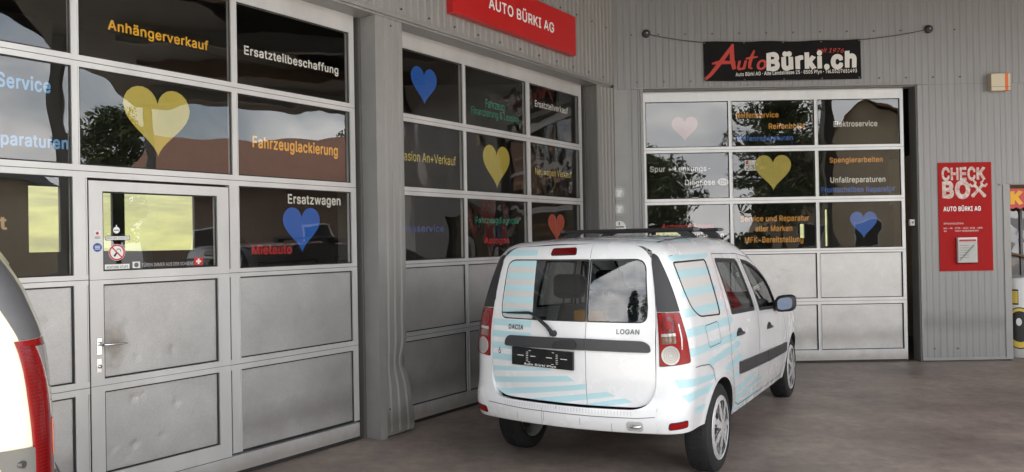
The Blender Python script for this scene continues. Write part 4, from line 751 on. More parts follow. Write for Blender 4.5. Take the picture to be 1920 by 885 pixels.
class Form:
    def __init__(s, W, Wy, zr, yr, crown, yf, kr=.045, kc=.15, kt=.13, arches=()):
        s.__dict__.update(locals())
    def F(s, P, rear=None):
        x, y, z = np.abs(P[:, 0]), P[:, 1], P[:, 2]; fl = 0
        for ay, az, ar in s.arches: fl = fl + .010 * np.exp(-((np.hypot(y - ay, z - az) - ar) / .045) ** 2)
        f1 = x - s.W(z) * s.Wy(y) - fl * (x > .6)
        f2 = (rear or s.yr)(z) + s.crown * (x / .62) ** 2 - y
        f4 = y - s.yf(z) + .16 * (x / .7) ** 3
        f3 = z - s.zr(y) + s.kr * (x / .7) ** 2
        return smax(smax(smax(f1, f2, s.kc), f4, .2), f3, s.kt)
    def N(s, P, rear=None):
        e = 2e-3; g = np.stack([s.F(P + np.eye(3)[i] * e, rear) - s.F(P - np.eye(3)[i] * e, rear) for i in range(3)], 1)
        return g / np.maximum(np.linalg.norm(g, axis=1, keepdims=True), 1e-9)
    def hit(s, dom, sgn, uv, rear=None):
        uv = np.asarray(uv, float).reshape(-1, 2); n = len(uv); z0 = np.zeros(n); q = math.sqrt(.5)
        if dom == 'side': A = np.stack([z0 + sgn * 1.4, uv[:, 0], uv[:, 1]], 1); D = np.array([-sgn, 0, 0.]); tm = 1.35
        elif dom == 'rear': A = np.stack([uv[:, 0], z0 - 2, uv[:, 1]], 1); D = np.array([0, 1., 0]); tm = 2.3
        elif dom == 'front': A = np.stack([uv[:, 0], z0 + 6, uv[:, 1]], 1); D = np.array([0, -1., 0]); tm = 4
        elif dom == 'top': A = np.stack([uv[:, 0], uv[:, 1], z0 + 2.8], 1); D = np.array([0, 0, -1.]); tm = 2.3
        else: A = np.stack([sgn * (uv[:, 0] * q + 1.5 * q), uv[:, 0] * q - 1.5 * q, uv[:, 1]], 1); D = np.array([-sgn * q, q, 0]); tm = 1.55
        lo = np.zeros(n); hi = np.full(n, tm); st = 60; ok = np.zeros(n, bool)   # march to the first crossing, then bisect
        prev = np.zeros(n)
        for i in range(1, st + 1):
            t = tm * i / st; f = s.F(A + D * t, rear); new = (f <= 0) & ~ok
            lo = np.where(new, prev, lo); hi = np.where(new, t, hi); ok |= new; prev = np.full(n, t)
        for _ in range(26):
            mid = (lo + hi) / 2; f = s.F(A + D * mid[:, None], rear); lo = np.where(f > 0, mid, lo); hi = np.where(f > 0, hi, mid)
        return A + D * ((lo + hi) / 2)[:, None]
    def to(s, dom, sgn, P):                                          # 3D points back into a domain
        P = np.asarray(P); q = math.sqrt(.5)
        return {'side': P[:, [1, 2]], 'rear': P[:, [0, 2]], 'top': P[:, [0, 1]], 'front': P[:, [0, 2]], 'diag': np.stack([(sgn * P[:, 0] + P[:, 1]) * q, P[:, 2]], 1)}[dom]

def resample(poly, g, closed=True):
    out = []; n = len(poly)
    for i in range(n if closed else n - 1):
        a, b = np.array(poly[i], float), np.array(poly[(i + 1) % n], float); k = max(1, int(math.ceil(np.linalg.norm(b - a) / g)))
        out += [tuple(a + (b - a) * j / k) for j in range(k)]
    if not closed: out.append(tuple(poly[-1]))
    return out
def rounded(poly, rad, n=6):                                         # round the corners of a polygon; rad one number or one per corner
    out = []; N = len(poly)
    for i in range(N):
        r = rad[i] if isinstance(rad, (list, tuple)) else rad; p = np.array(poly[i], float); a = np.array(poly[i - 1], float) - p; b = np.array(poly[(i + 1) % N], float) - p
        if r <= 0: out.append(tuple(p)); continue
        la, lb = np.linalg.norm(a), np.linalg.norm(b); r_ = min(r, la * .48, lb * .48); A = p + a / la * r_; B = p + b / lb * r_
        for k in range(n + 1): t = k / n; out.append(tuple((1 - t) ** 2 * A + 2 * t * (1 - t) * p + t * t * B))
    return out
def panel(name, form, dom, sgn, outline, mats, parent, holes=(), g=.035, decals=(), off=0., rim=0., rear=None, rimmat=0, extra=None, post=None):
    """cut a sheet out of the body form: outline, holes and decals are polygons in the domain's plane"""
    polys = [resample(outline, g)] + [resample(h, g) for h in holes] + [resample(d[0], g) for d in decals]
    vs, es = [], []
    for p in polys:
        k = len(vs); vs += p; es += [(k + i, k + (i + 1) % len(p)) for i in range(len(p))]
    ol = np.array(polys[0]); lo, hi = ol.min(0), ol.max(0)
    G = np.array([(x, y) for x in np.arange(lo[0] + g * .5, hi[0], g) for y in np.arange(lo[1] + g * .5, hi[1], g)]).reshape(-1, 2)
    if len(G):
        ok = inpoly(G, polys[0])
        B = np.array(vs)
        for i in range(0, len(G), 400):
            dd = ((G[i:i + 400, None, :] - B[None]) ** 2).sum(2).min(1); ok[i:i + 400] &= dd > (g * .45) ** 2
        vs += [tuple(p) for p in G[ok]]
    r = delaunay_2d_cdt([Vector(v) for v in vs], es, [], 0, 1e-6)
    V2 = np.array([tuple(v) for v in r[0]]); T3 = np.array([tuple(f) for f in r[2]]); C_ = V2[T3].mean(1)
    keep = inpoly(C_, polys[0])
    for h in polys[1:1 + len(holes)]: keep &= ~inpoly(C_, h)
    T3, C_ = T3[keep], C_[keep]; mi = np.zeros(len(T3), int)
    for d, p in zip(decals, polys[1 + len(holes):]): mi[inpoly(C_, p)] = d[1]
    used = np.unique(T3); mp_ = -np.ones(len(V2), int); mp_[used] = np.arange(len(used)); V2 = V2[used]; T3 = mp_[T3]
    P = form.hit(dom, sgn, V2, rear); N = form.N(P, rear)
    fn = np.cross(P[T3[:, 1]] - P[T3[:, 0]], P[T3[:, 2]] - P[T3[:, 0]]); flip = (fn * N[T3[:, 0]]).sum(1) < 0
    T3[flip] = T3[flip][:, ::-1]
    P = P + N * off
    if post is not None: P = post(P)
    verts = [tuple(p) for p in P]; faces = [tuple(int(i) for i in t) for t in T3]; fm = list(mi); nf = len(faces); vn = [tuple(n) for n in N]
    if rim:
        ed = {}
        for t in faces:
            for a, b in ((t[0], t[1]), (t[1], t[2]), (t[2], t[0])):
                if (b, a) in ed: del ed[(b, a)]
                else: ed[(a, b)] = 1
        k = len(verts); ids = sorted({i for e in ed for i in e}); top_ = {i: k + j for j, i in enumerate(ids)}; bot = {i: k + len(ids) + j for j, i in enumerate(ids)}
        verts += [verts[i] for i in ids] + [tuple(P[i] - N[i] * rim) for i in ids]; vn += [(0, 0, 0)] * (2 * len(ids))
        for a, b in ed: faces.append((top_[b], top_[a], bot[a], bot[b])); fm.append(rimmat)
    me = bpy.data.meshes.new(name); me.from_pydata(verts, [], faces)
    for m_ in (mats if isinstance(mats, (list, tuple)) else [mats]): me.materials.append(m_)
    me.polygons.foreach_set('material_index', [int(i) for i in fm]); me.polygons.foreach_set('use_smooth', [i < nf for i in range(len(faces))])
    me.update()
    if not rim: me.normals_split_custom_set_from_vertices(vn)
    else:
        ln = []
        me.update(); 
        for p in me.polygons:
            for vi in p.vertices: ln.append(vn[vi] if p.index < nf else tuple(p.normal))
        me.normals_split_custom_set(ln)
    o = bpy.data.objects.new(name, me); COL.objects.link(o)
    if parent: o.parent = parent
    return o
def ribbon(mb, form, dom, sgn, line, wd_=.006, off=.0012, rear=None, m=0, closed=False, g=.03):
    pts = resample(line, g, closed)
    if closed: pts = pts + [pts[0]]
    P = form.hit(dom, sgn, pts, rear); N = form.N(P, rear); Lf, Rt = [], []
    for i in range(len(P)):
        t = P[min(i + 1, len(P) - 1)] - P[max(i - 1, 0)]; s_ = np.cross(t, N[i]); s_ = s_ / max(1e-9, np.linalg.norm(s_)) * wd_ / 2
        Lf.append(tuple(P[i] + N[i] * off + s_)); Rt.append(tuple(P[i] + N[i] * off - s_))
    n = len(P); mb.add(Lf + Rt, [(i, i + 1, n + i + 1, n + i) for i in range(n - 1)], m); return mb
def ell(cx, cy, rx, ry, n=28, a0=0., a1=2 * math.pi): return [(cx + rx * math.cos(a0 + (a1 - a0) * i / n), cy + ry * math.sin(a0 + (a1 - a0) * i / n)) for i in range(n if a1 - a0 > 6.2 else n + 1)]

def wheel(parent, x, y, r, wd_, side, hubm):
    """tyre and trim at axle height r; side = +1 when the outer face looks to +x"""
    we = empty('wheel', (x, y, r), 0, parent=parent); ri = r * .72; h = wd_ / 2
    mb = MB(); prof = [(-h * .9, ri), (-h * 1.0, ri + .03), (-h * .97, r - .03), (-h * .82, r - .008), (-h * .7, r)]
    prof = prof + [(-a, q) for a, q in reversed(prof)]
    mb.lathe(prof, 64, 'x')
    for k in range(56):                                              # slanted tread blocks
        a = 2 * math.pi * k / 56
        for s_ in (-1, 1):
            pts = []
            for ax, da in ((.06, 0), (.45, .05), (.78, .075)):
                for dr_ in (0, .052): pts.append((s_ * h * ax, a + da + dr_))
            v8 = [(px, (r + .005 - (.006 if abs(px) > h * .7 else 0)) * math.cos(t), (r + .005 - (.006 if abs(px) > h * .7 else 0)) * math.sin(t)) for px, t in pts] + [(px, (r - .004) * math.cos(t), (r - .004) * math.sin(t)) for px, t in pts]
            mb.add(v8, [(0, 1, 3, 2), (2, 3, 5, 4), (0, 2, 8, 6), (2, 4, 10, 8), (1, 7, 9, 3), (3, 9, 11, 5), (4, 5, 11, 10), (0, 6, 7, 1)], 0)
    mb.build('tyre', TYRE, we)
    xo = side * h
    mb = MB(); mb.lathe([(-xo * .9, ri * .98), (-xo * .6, ri * .9), (xo * .35, ri * .9), (xo * .95, ri * .985), (xo * .99, ri * 1.0), (xo * .93, ri * 1.015)], 48, 'x', m=1); mb.lathe([(xo * .3, ri * .91), (xo * .3, .0)], 32, 'x', m=0)
    ns, ro, rn = 7, ri * .985, ri * .20
    # trim: disc with seven tapered openings
    ng = 14 * ns; ring = lambda rad, ax: [(xo * ax, rad * math.cos(2 * math.pi * i / ng), rad * math.sin(2 * math.pi * i / ng)) for i in range(ng)]
    radii = [(ro, .93), (ri * .86, 1.02), (ri * .62, 1.06), (ri * .42, 1.10), (ri * .24, 1.12), (ri * .08, 1.13)]
    vs = []; [vs.extend(ring(rad, ax)) for rad, ax in radii]; fs = []
    for j in range(len(radii) - 1):
        for i in range(ng):
            ph = (i % 14 + .5) / 14; half = {1: .33, 2: .25, 3: .13}.get(j, 0)
            if abs(ph - .5) < half: continue
            a = j * ng + i; b = j * ng + (i + 1) % ng; fs.append((a, b, b + ng, a + ng))
    k = len(vs); fs.append(tuple((len(radii) - 1) * ng + i for i in range(ng)))
    mb.add(vs, fs, 1, False)
    v2 = [(p[0] - side * .016, p[1], p[2]) for p in vs]; mb.add(v2, fs[:-1], 1, False)
    mb.build('wheel_trim', [BLACKP, hubm], we)
    return we

# ================================================================== the white estate car
car = empty('estate_car', (.69552, 5.79787, 0), -R_(29.3), 'white estate car with pale blue stripes and black roof bars parked before the workshop', 'car')
AX = .06; FX = 2.90; WR = .305
CF = Form(W=Sp((.15, .76), (.28, .80), (.42, .828), (.62, .848), (.82, .852), (.95, .845), (1.08, .826), (1.30, .768), (1.485, .708), (1.60, .665), (1.8, .58)),
          Wy=Sp((-1.2, .93), (-.6, .945), (-.2, .968), (.4, .992), (1.2, 1.0), (2.2, 1.0), (2.9, .985), (3.4, .95), (3.8, .9)),
          zr=Sp((-1.0, 1.60), (-.6, 1.628), (-.2, 1.652), (.5, 1.668), (1.1, 1.655), (1.45, 1.60), (1.7, 1.49), (2.0, 1.31), (2.28, 1.13), (2.42, 1.06), (2.7, 1.02), (3.1, .95), (3.4, .85), (3.62, .74), (3.8, .62)),
          yr=Sp((.2, -.70), (.36, -.725), (.41, -.768), (.50, -.790), (.56, -.782), (.60, -.762), (.66, -.748), (.80, -.738), (1.0, -.728), (1.1, -.715), (1.3, -.680), (1.5, -.630), (1.58, -.605), (1.8, -.53)),
          crown=.085, yf=Sp((.2, 3.50), (.45, 3.60), (.6, 3.58), (.8, 3.50), (1.2, 3.4), (1.8, 3.3)), arches=((AX, WR, .35), (FX, WR, .35)), kt=.11, kr=.038)
RD = Sp((.2, -.715), (.55, -.722), (.75, -.738), (.92, -.738), (1.02, -.732), (1.1, -.715), (1.3, -.680), (1.5, -.630), (1.58, -.605), (1.8, -.53))   # door skin, without the bumper's bulge
zs = lambda y: CF.zr(y) - .115
SP_ = .150                                                           # where the two rear doors meet
stripe = lambda x0, x1, z, h=.045, s=0., e=0.: ([(x0, z), (x1, z + s), (x1 - e, z + s + h), (x0, z + h)], 1)
# rear doors
d_left = rounded([(-.602, .556), (-.602, 1.18), (-.565, 1.50), (-.48, 1.592), (SP_ - .002, 1.612), (SP_ - .002, .552)], [.16, .2, .05, .12, 0, 0], 10)
d_right = rounded([(SP_ + .002, .552), (SP_ + .002, 1.612), (.48, 1.592), (.565, 1.50), (.602, 1.18), (.602, .556)], [0, 0, .12, .05, .2, .16], 10)
wr = rounded([(-.525, 1.10), (-.527, 1.2), (-.50, 1.505), (.52, 1.505), (.547, 1.2), (.545, 1.10)], [.07, 0, .07, .07, 0, .07], 8)
def clip_x(poly, x0, keep_left):
    out = []; n = len(poly)
    for i in range(n):
        a, b = poly[i], poly[(i + 1) % n]; ia = (a[0] < x0) == keep_left; ib = (b[0] < x0) == keep_left
        if ia: out.append(a)
        if ia != ib: t = (x0 - a[0]) / (b[0] - a[0]); out.append((x0, a[1] + t * (b[1] - a[1])))
    return out
wl_, wr_ = clip_x(wr, SP_ - .006, True), clip_x(wr, SP_ + .006, False)
pitch = .0832; FE = -.262
dstr = [stripe(-.70, FE, 1.535 - 0 * pitch, .038)] + [stripe(-.70, FE, z) for z in (1.045, .965, .885)] + [stripe(-.70, FE - .1, .805, .045)] + \
       [([(-.7, .715), (-.09, .765), (-.14, .78), (-.7, .752)], 1), ([(-.7, .628), (.075, .705), (.015, .738), (-.7, .668)], 1), ([(-.7, .535), (.215, .665), (.155, .692), (-.7, .58)], 1)]
s4 = [(-.35, .50), (.345, .622), (.285, .648), (-.35, .548)]; s5 = [(.0, .50), (.455, .588), (.40, .612), (.0, .53)]
frame_l = [p for p in wl_]
for nm, ol, wi, sg_ in (('rear_door', d_left, wl_, -1), ('rear_door', d_right, wr_, 1)):
    dd = empty(nm, parent=car)
    xlim = (lambda p: [(min(q[0], SP_ - .003), q[1]) for q in p]) if sg_ < 0 else (lambda p: [(max(q[0], SP_ + .003), q[1]) for q in p])
    def clipd(d):
        c = clip_x(d, SP_ - .0025, True) if sg_ < 0 else clip_x(d, SP_ + .0025, False); return c
    dec = []
    for d, m_ in (dstr if sg_ < 0 else []) + [(s4, 1), (s5, 1)]:
        c = clipd(d)
        if len(c) > 2: dec.append((c, m_))
    panel('door_skin', CF, 'rear', 1, ol, [WHITECAR, STRIPE, SEAM], dd, holes=[wi], decals=dec, rim=.030, rear=RD, g=.03)
    if sg_ < 0:                                                      # the striped film covers the outer part of this pane
        wa = clip_x(wi, FE, True); wbb = clip_x(wi, FE, False)
        panel('film_pane', CF, 'rear', 1, wa, [FILMW, STRIPE], dd, decals=[(clip_x([(-.6, z), (FE - .0005, z), (FE - .0005, z + .044), (-.6, z + .044)], FE, True), 1) for z in (1.455, 1.372, 1.289, 1.206, 1.123)], off=-.006, rear=RD, g=.04)
        panel('window_glass', CF, 'rear', 1, wbb, CARGLASS, dd, off=-.006, rear=RD, g=.06)
    else: panel('window_glass', CF, 'rear', 1, wi, CARGLASS, dd, off=-.006, rear=RD, g=.06)
    mb = MB(); ribbon(mb, CF, 'rear', 1, wi, .008, .0006, RD, 0, True); mb.build('window_seal', SEAM, dd)
    # dark handle strip
    st = rounded([(-.475, .918), (-.47, .955), (-.44, .985), (SP_ - .004, .990), (SP_ - .004, .915), (-.46, .912)], [.01, .02, .03, 0, 0, .01]) if sg_ < 0 else rounded([(SP_ + .004, .915), (SP_ + .004, .990), (.53, .983), (.57, .958), (.575, .918), (.56, .912)], [0, 0, .03, .02, .01, .01])
    panel('handle_strip', CF, 'rear', 1, st, DARKG, dd, off=.016, rim=.018, rear=RD, g=.03)
    if sg_ < 0:
        panel('door_handle', CF, 'rear', 1, rounded([(-.085, .918), (-.065, .965), (.02, .978), (.08, .975), (.10, .945), (.075, .915)], .015), BLACKP, dd, off=.026, rim=.012, rear=RD, g=.02)
def rear_pt(x, z, off=0.): P = CF.hit('rear', 1, [(x, z)], RD)[0]; N = CF.N(P[None], RD)[0]; return Vector(P + N * off)
def rear_text(body, x0, x1, z, cap, mat, name, parent, off=.004, bold=.03, ext=0.):
    mb = MB(); add_text(mb, body, x0, x1, z, cap, 0, bold); P = CF.hit('rear', 1, [(v[0], v[2]) for v in mb.v], RD); N = CF.N(P, RD); base = [tuple(p) for p in P + N * .001]; mb.v = [tuple(p) for p in P + N * off]
    if ext: mb2 = mb; mb2.add([tuple(p + n * .001) for p, n in zip(P, N)], list(mb.f), 1)
    return mb.build(name, mat, parent)
ld, rd = [o for o in COL.objects if o.name.startswith('rear_door')][:2]
BADGE = M('badge_metal', (.16, .16, .16), .3, .7)
rear_text('DACIA', -.450, -.322, 1.028, .030, BADGE, 'brand_badge', ld); rear_text('LOGAN', .358, .505, 1.026, .030, BADGE, 'model_badge', rd)
rear_text('6', -.545, -.522, .850, .046, BLK, 'number_mark', ld, .0015, .01)
pt = rounded([(-.145, 1.538), (-.138, 1.578), (.035, 1.582), (.042, 1.542)], .012)
panel('brake_lamp', CF, 'rear', 1, grow(pt, .006), SEAM, ld, off=.002, rim=.01, rear=RD, g=.03); panel('brake_lamp_lens', CF, 'rear', 1, pt, LAMPD, ld, off=.007, rim=.006, rear=RD, g=.03)
# wiper
mb = MB(); q = [rear_pt(-.075, 1.015, .03), rear_pt(-.115, 1.055, .038), rear_pt(-.235, 1.135, .034), rear_pt(-.275, 1.142, .022), rear_pt(-.475, 1.135, .012)]
mb.tube(q[:3], [.016, .013, .011], 10); mb.tube(q[2:], [.011, .010, .006], 8); a_ = rear_pt(-.52, 1.136, .006); mb.tube([q[3], a_], [.006, .004], 6)
p0, p1 = rear_pt(-.075, 1.015, -.005), rear_pt(-.075, 1.015, .042); mb.tube([p0, p1], [.022, .018], 14); mb.build('wiper', BLACKP, ld)
# plate holder
pl = empty('plate_holder', parent=ld); c0, c1 = rear_pt(-.405, .85, .012), rear_pt(.075, .85, .012)
ang = math.atan2(c1.y - c0.y, c1.x - c0.x); pl.location = c0 + Vector((0, 0, 0)); pl.rotation_euler = (0, R_(1.2), ang); PW = (c1 - c0).length
mb = MB(); mb.box(0, PW, -.014, .004, -.062, .060, 0, .003)
for x, z, a, b in ((.06, .005, .05, .004), (.165, .005, .04, .004), (.29, .005, .045, .004), (.40, .005, .05, .004), (.15, .042, .018, .003), (.335, .042, .018, .003), (.145, -.036, .018, .003), (.33, -.036, .018, .003)): mb.box(x - .012, x - .012 + a, -.0155, -.0142, z, z + b, 1)
for x in (.118, .352):
    for k in range(6): mb.box(x, x + .016, -.0155, -.0142, -.03 + k * .012, -.027 + k * .012, 1)
mb.build('plate_board', [PLATE, WHITEL], pl); T('Auto Bürki Pfyn', .10, .355, -.056, .014, WHITEL, pl, -.0156, .012, 'plate_lettering')
# body behind and around the doors (bumper face and pillars)
SEAMY = -.475
xs_ = Sp((.2, .618), (1.2, .618), (1.5, .582), (1.7, .56))
zc = float(zs(SEAMY))
U = [(float(xs_(z)), float(z)) for z in np.linspace(.40, zc, 12)]
_dr = [p for p in grow(d_right, .004) if p[0] > SP_ + .02 and p[1] < zc - .01]; _dl = [p for p in grow(d_left, .004) if p[0] < SP_ - .02 and p[1] < zc - .01]
k_ = min(range(len(_dr)), key=lambda i: -_dr[i][1]); _dr = _dr[k_:] + _dr[:k_]
Ui = [(.570, zc)] + sorted(_dr, key=lambda p: math.atan2(p[1] - 1.2, p[0]) * -1 if p[1] < 1.2 else -p[1]) + [(SP_, .547)] + sorted(_dl, key=lambda p: math.atan2(p[1] - 1.2, -p[0]) if p[1] < 1.2 else p[1]) + [(-.570, zc)]
U = U + Ui + [(-x, z) for x, z in U[::-1]]
bump_dec = []
panel('rear_bumper', CF, 'rear', 1, U, [WHITECAR, STRIPE, SEAM], car, rim=.075, g=.03, rimmat=0)
# bumper details
bp_ = [o for o in COL.objects if o.name.startswith('rear_bumper')][0]
mb = MB(); ribbon(mb, CF, 'rear', 1, [(-.61, .512), (-.3, .500), (.2, .497), (.5, .500), (.61, .512)], .005, .001); mb.build('bumper_crease', VGREY, bp_)
for sg_ in (-1, 1):
    pt = [(.115, .432), (.115, .470), (.245, .478), (.250, .440)] if sg_ > 0 else [(.06, .432), (.06, .470), (.19, .478), (.195, .440)]
    pt = rounded([(q_ - .10, z) for q_, z in pt], .012); panel('reflector', CF, 'diag', sg_, grow(pt, .006), SEAM, bp_, off=.0015, rim=.008, g=.02); panel('reflector_lens', CF, 'diag', sg_, pt, LAMPR, bp_, off=.005, rim=.004, g=.02)
panel('tow_cover', CF, 'rear', 1, rounded([(.430, .415), (.430, .478), (.535, .480), (.535, .415)], .025), M('cover_grey', (.45, .45, .44), .5), bp_, off=.003, rim=.004, g=.02)
mb = MB(); c = Vector(CF.hit('rear', 1, [(.485, .448)])[0]); mb.tube([c + Vector((-.03, .0, 0)), c + Vector((-.02, -.018, 0)), c + Vector((.02, -.018, .0)), c + Vector((.03, .002, 0))], .011, 10); mb.build('tow_eye', CHROME, bp_)
P3_ = [(-.46 + k * .0209, .539) for k in range(45)]                     # ribbed step along the bumper's upper edge
mb = MB()
for x, z in P3_: ribbon(mb, CF, 'rear', 1, [(x, z), (x + .002, z - .026)], .0035, .0006)
mb.build('step_ribs', M('step_rib_grey', (.50, .50, .50), .5), bp_)
for x, z0_, z1_ in ((-.16, .41, .52), (-.145, .43, .50), (.33, .40, .46), (-.36, .42, .47), (-.05, .52, .55), (.12, .43, .48)): mb = MB(); ribbon(mb, CF, 'rear', 1, [(x, z0_), (x + .006, z1_)], .0025, .0008); mb.build('scuff_mark', VGREY, bp_)
# stripes on the sides (domain side) and on the rear corners (domain diag)
def sides(sg_):
    yz = lambda z: [(SEAMY, z)]
    # seams between the three views
    zz = np.linspace(.40, zc, 26); Pr = CF.hit('rear', 1, np.stack([xs_(zz) * sg_, zz], 1)); Ps = CF.hit('side', sg_, np.stack([np.full(26, SEAMY), zz], 1))
    qa, qb = CF.to('diag', sg_, Pr), CF.to('diag', sg_, Ps)
    dec = []
    if sg_ > 0:
        for z in (1.375, 1.250, 1.125, 1.0, .875): dec.append(([(.17, z), (.6, z), (.6, z + .055), (.17, z + .055)], 1))
        dec += [([(.06, .745), (.6, .735), (.6, .685), (.09, .685)], 1), ([(.10, .640), (.6, .655), (.6, .600), (.16, .59)], 1)]
    qmax = lambda z: np.interp(z, qb[:, 1], qb[:, 0]) - .001
    qmin = lambda z: np.interp(z, qa[:, 1], qa[:, 0]) + .001
    dec2 = []
    for d, m_ in dec: 
        c = [(float(min(u, qmax(v))), v) for u, v in d]; dec2.append((c, m_))
    panel('rear_corner', CF, 'diag', sg_, [tuple(p) for p in qa] + [tuple(p) for p in qb[::-1]], [WHITECAR, STRIPE], car, decals=dec2, g=.03)
    # side
    ar = lambda cy: [(cy - .352 * math.cos(a), WR + .352 * math.sin(a)) for a in np.linspace(-.05, math.pi + .05, 24)]
    a0 = math.asin((.40 - WR) / .352)
    arr = [(AX - .352 * math.cos(a), WR + .352 * math.sin(a)) for a in np.linspace(a0, math.pi - .05, 24)]
    arf = [(FX - .352 * math.cos(a), WR + .352 * math.sin(a)) for a in np.linspace(.0, math.pi - .15, 24)]
    yy = np.linspace(3.30, SEAMY, 60); top_ = [(float(y), float(zs(y))) for y in yy]
    top_ = [(y, z) for y, z in top_]
    ol = [(SEAMY, .40)] + arr + [(arr[-1][0] + .02, .315)] + [(2.53, .255)] + arf + [(3.30, .36)] + top_
    Q = rounded([(-.455, 1.480), (.185, 1.480), (.155, 1.11), (.14, 1.092), (-.29, 1.115), (-.40, 1.18), (-.448, 1.30)], [.02, .03, .02, .02, .10, .05, .1])
    Rw = rounded([(.43, 1.474), (1.045, 1.452), (1.18, 1.042), (.455, 1.072)], [.03, .05, .02, .02])
    Fw = rounded([(1.20, 1.446), (1.45, 1.416), (1.69, 1.35), (1.90, 1.262), (2.08, .985), (1.36, 1.024)], [.02, .05, .08, .08, .03, .02])
    dec = []
    sd = lambda y0, y1, z, h=.055, s=0., e=.0: dec.append(([(y0, z), (y1, z + s), (y1 + e, z + s - 0 + h), (y0, z + h)], 1))
    if sg_ > 0:
        Y0 = SEAMY + .001
        for z, y1 in ((1.375, .235), (1.250, .255), (1.125, .26), (1.0, .44), (.875, .58)): sd(Y0, y1, z)
        dec.append(([(Y0, 1.492), (.30, 1.492), (.27, 1.527), (Y0, 1.527)], 1))
        dec += [([(-.22, .765), (.60, .805), (.58, .86), (-.25, .815)], 1), ([(.26, .66), (.68, .71), (.63, .76), (.15, .71)], 1), ([(.42, .575), (.56, .585), (.53, .635), (.40, .625)], 1),
                ([(.50, .455), (1.15, .51), (1.02, .545), (.50, .505)], 1), ([(.50, .395), (1.45, .44), (1.3, .47), (.50, .435)], 1), ([(.46, .335), (1.5, .335), (1.25, .372), (.46, .372)], 1),
                ([(Y0, .735), (-.19, .72), (-.04, .69), (-.10, .672), (Y0, .685)], 1), ([(Y0, .655), (-.12, .65), (-.20, .60), (Y0, .60)], 1), ([(Y0, .545), (-.27, .54), (-.285, .50), (Y0, .50)], 1)]
    side = panel('body_side', CF, 'side', sg_, ol, [WHITECAR, STRIPE], car, holes=[Q, Rw, Fw], decals=dec, g=.04)
    for nm, pl_, seal, gm in (('quarter_window', Q, .010, FILMW), ('side_window', Rw, .034, CARGLASSD), ('side_window', Fw, .034, CARGLASSD)):
        wdw = empty(nm, parent=car)
        if nm == 'quarter_window': panel('film_pane', CF, 'side', sg_, pl_, [FILMW, STRIPE], wdw, decals=[([(-.7, z), (.4, z), (.4, z + .055), (-.7, z + .055)], 1) for z in (1.375, 1.250, 1.125)] if sg_ > 0 else (), off=-.004, g=.05)
        else: panel('window_glass', CF, 'side', sg_, pl_, gm, wdw, off=-.008, g=.06)
        outer = grow(pl_, .006 if seal < .02 else .012); inner = grow(pl_, -.004 if seal < .02 else -.016)
        panel('window_seal', CF, 'side', sg_, outer, BLACKP if seal > .02 else SEAM, wdw, holes=[inner], off=.002, g=.03, rim=.01)
    # door joints, flap, handles, strips
    mb = MB()
    ribbon(mb, CF, 'side', sg_, [(.505, .40), (.395, .60), (.335, .80), (.325, 1.02), (.345, 1.30), (.385, 1.515)], .006)
    ribbon(mb, CF, 'side', sg_, [(1.265, .34), (1.265, 1.0), (1.185, 1.30), (1.125, 1.50)], .006); ribbon(mb, CF, 'side', sg_, [(.505, .40), (.62, .355), (1.265, .335), (2.40, .305), (2.52, .40), (2.50, .70), (2.36, .93)], .006)
    ribbon(mb, CF, 'side', sg_, [(.385, 1.518), (1.10, 1.505), (1.45, 1.468), (1.72, 1.40), (1.95, 1.285), (2.16, 1.10)], .005)
    ribbon(mb, CF, 'side', sg_, [(SEAMY, .805), (-.36, .80), (-.20, .785), (-.115, .74), (-.08, .655)], .006)
    mb.build('door_joint', SEAM, car)
    if sg_ > 0:
        fp_ = rounded([(-.225, 1.045), (.06, 1.050), (.085, .90), (-.19, .895)], .03); mb = MB(); ribbon(mb, CF, 'side', sg_, fp_, .005, closed=True); fo = mb.build('fuel_flap', SEAM, car)
    for y, z in ((.60, .915), (1.68, .852)):
        ho = panel('side_door_handle', CF, 'side', sg_, [(y - .095, z - .022), (y + .095, z - .030), (y + .085, z + .005), (y + .04, z + .030), (y - .03, z + .032), (y - .085, z + .008)], BLACKP, car, off=.003, rim=.006, g=.02)
        panel('handle_grip', CF, 'side', sg_, [(y - .085, z - .016), (y + .09, z - .024), (y + .085, z - .004), (y - .08, z + .004)], DARKG, ho, off=.02, rim=.014, g=.02)
    for pg in ([(.565, .602), (1.555, .552), (1.555, .648), (.575, .694), (.555, .68)], [(1.585, .550), (2.51, .518), (2.53, .53), (2.515, .606), (1.585, .646)]):
        panel('door_strip', CF, 'side', sg_, rounded(pg, .012), DARKG, car, off=.014, rim=.016, g=.04)
    # rear corner: black pillar trim and tail lamp
    TT = panel('pillar_trim', CF, 'diag', sg_, rounded([(-.012, 1.168), (.130, 1.168), (.105, 1.30), (.070, 1.43), (.040, 1.525), (.012, 1.545), (-.005, 1.50), (-.012, 1.30)], [0, 0, .1, .1, .03, .03, .03, .1]), BLACKP, car, off=.006, rim=.012, g=.025)
    lo_ = rounded([(-.018, .822), (.185, .842), (.165, 1.0), (.127, 1.164), (-.012, 1.164)], [.01, .02, .1, .01, .005])
    tl = panel('tail_lamp', CF, 'diag', sg_, lo_, LAMPD, car, off=.007, rim=.015, g=.02)
    panel('lamp_lens', CF, 'diag', sg_, grow(lo_, -.007), LAMPR, tl, off=.0095, rim=.003, g=.02)
    panel('fog_lens', CF, 'diag', sg_, ell(.045, 1.085, .042, .052), LAMPD, tl, off=.013, rim=.004, g=.012); panel('fog_ring', CF, 'diag', sg_, ell(.045, 1.085, .024, .030), LAMPR, tl, off=.015, rim=.004, g=.01)
    panel('indicator_lens', CF, 'diag', sg_, rounded([(.0, .965), (.085, .970), (.082, 1.030), (.002, 1.026)], .008), LAMPO, tl, off=.012, rim=.004, g=.015)
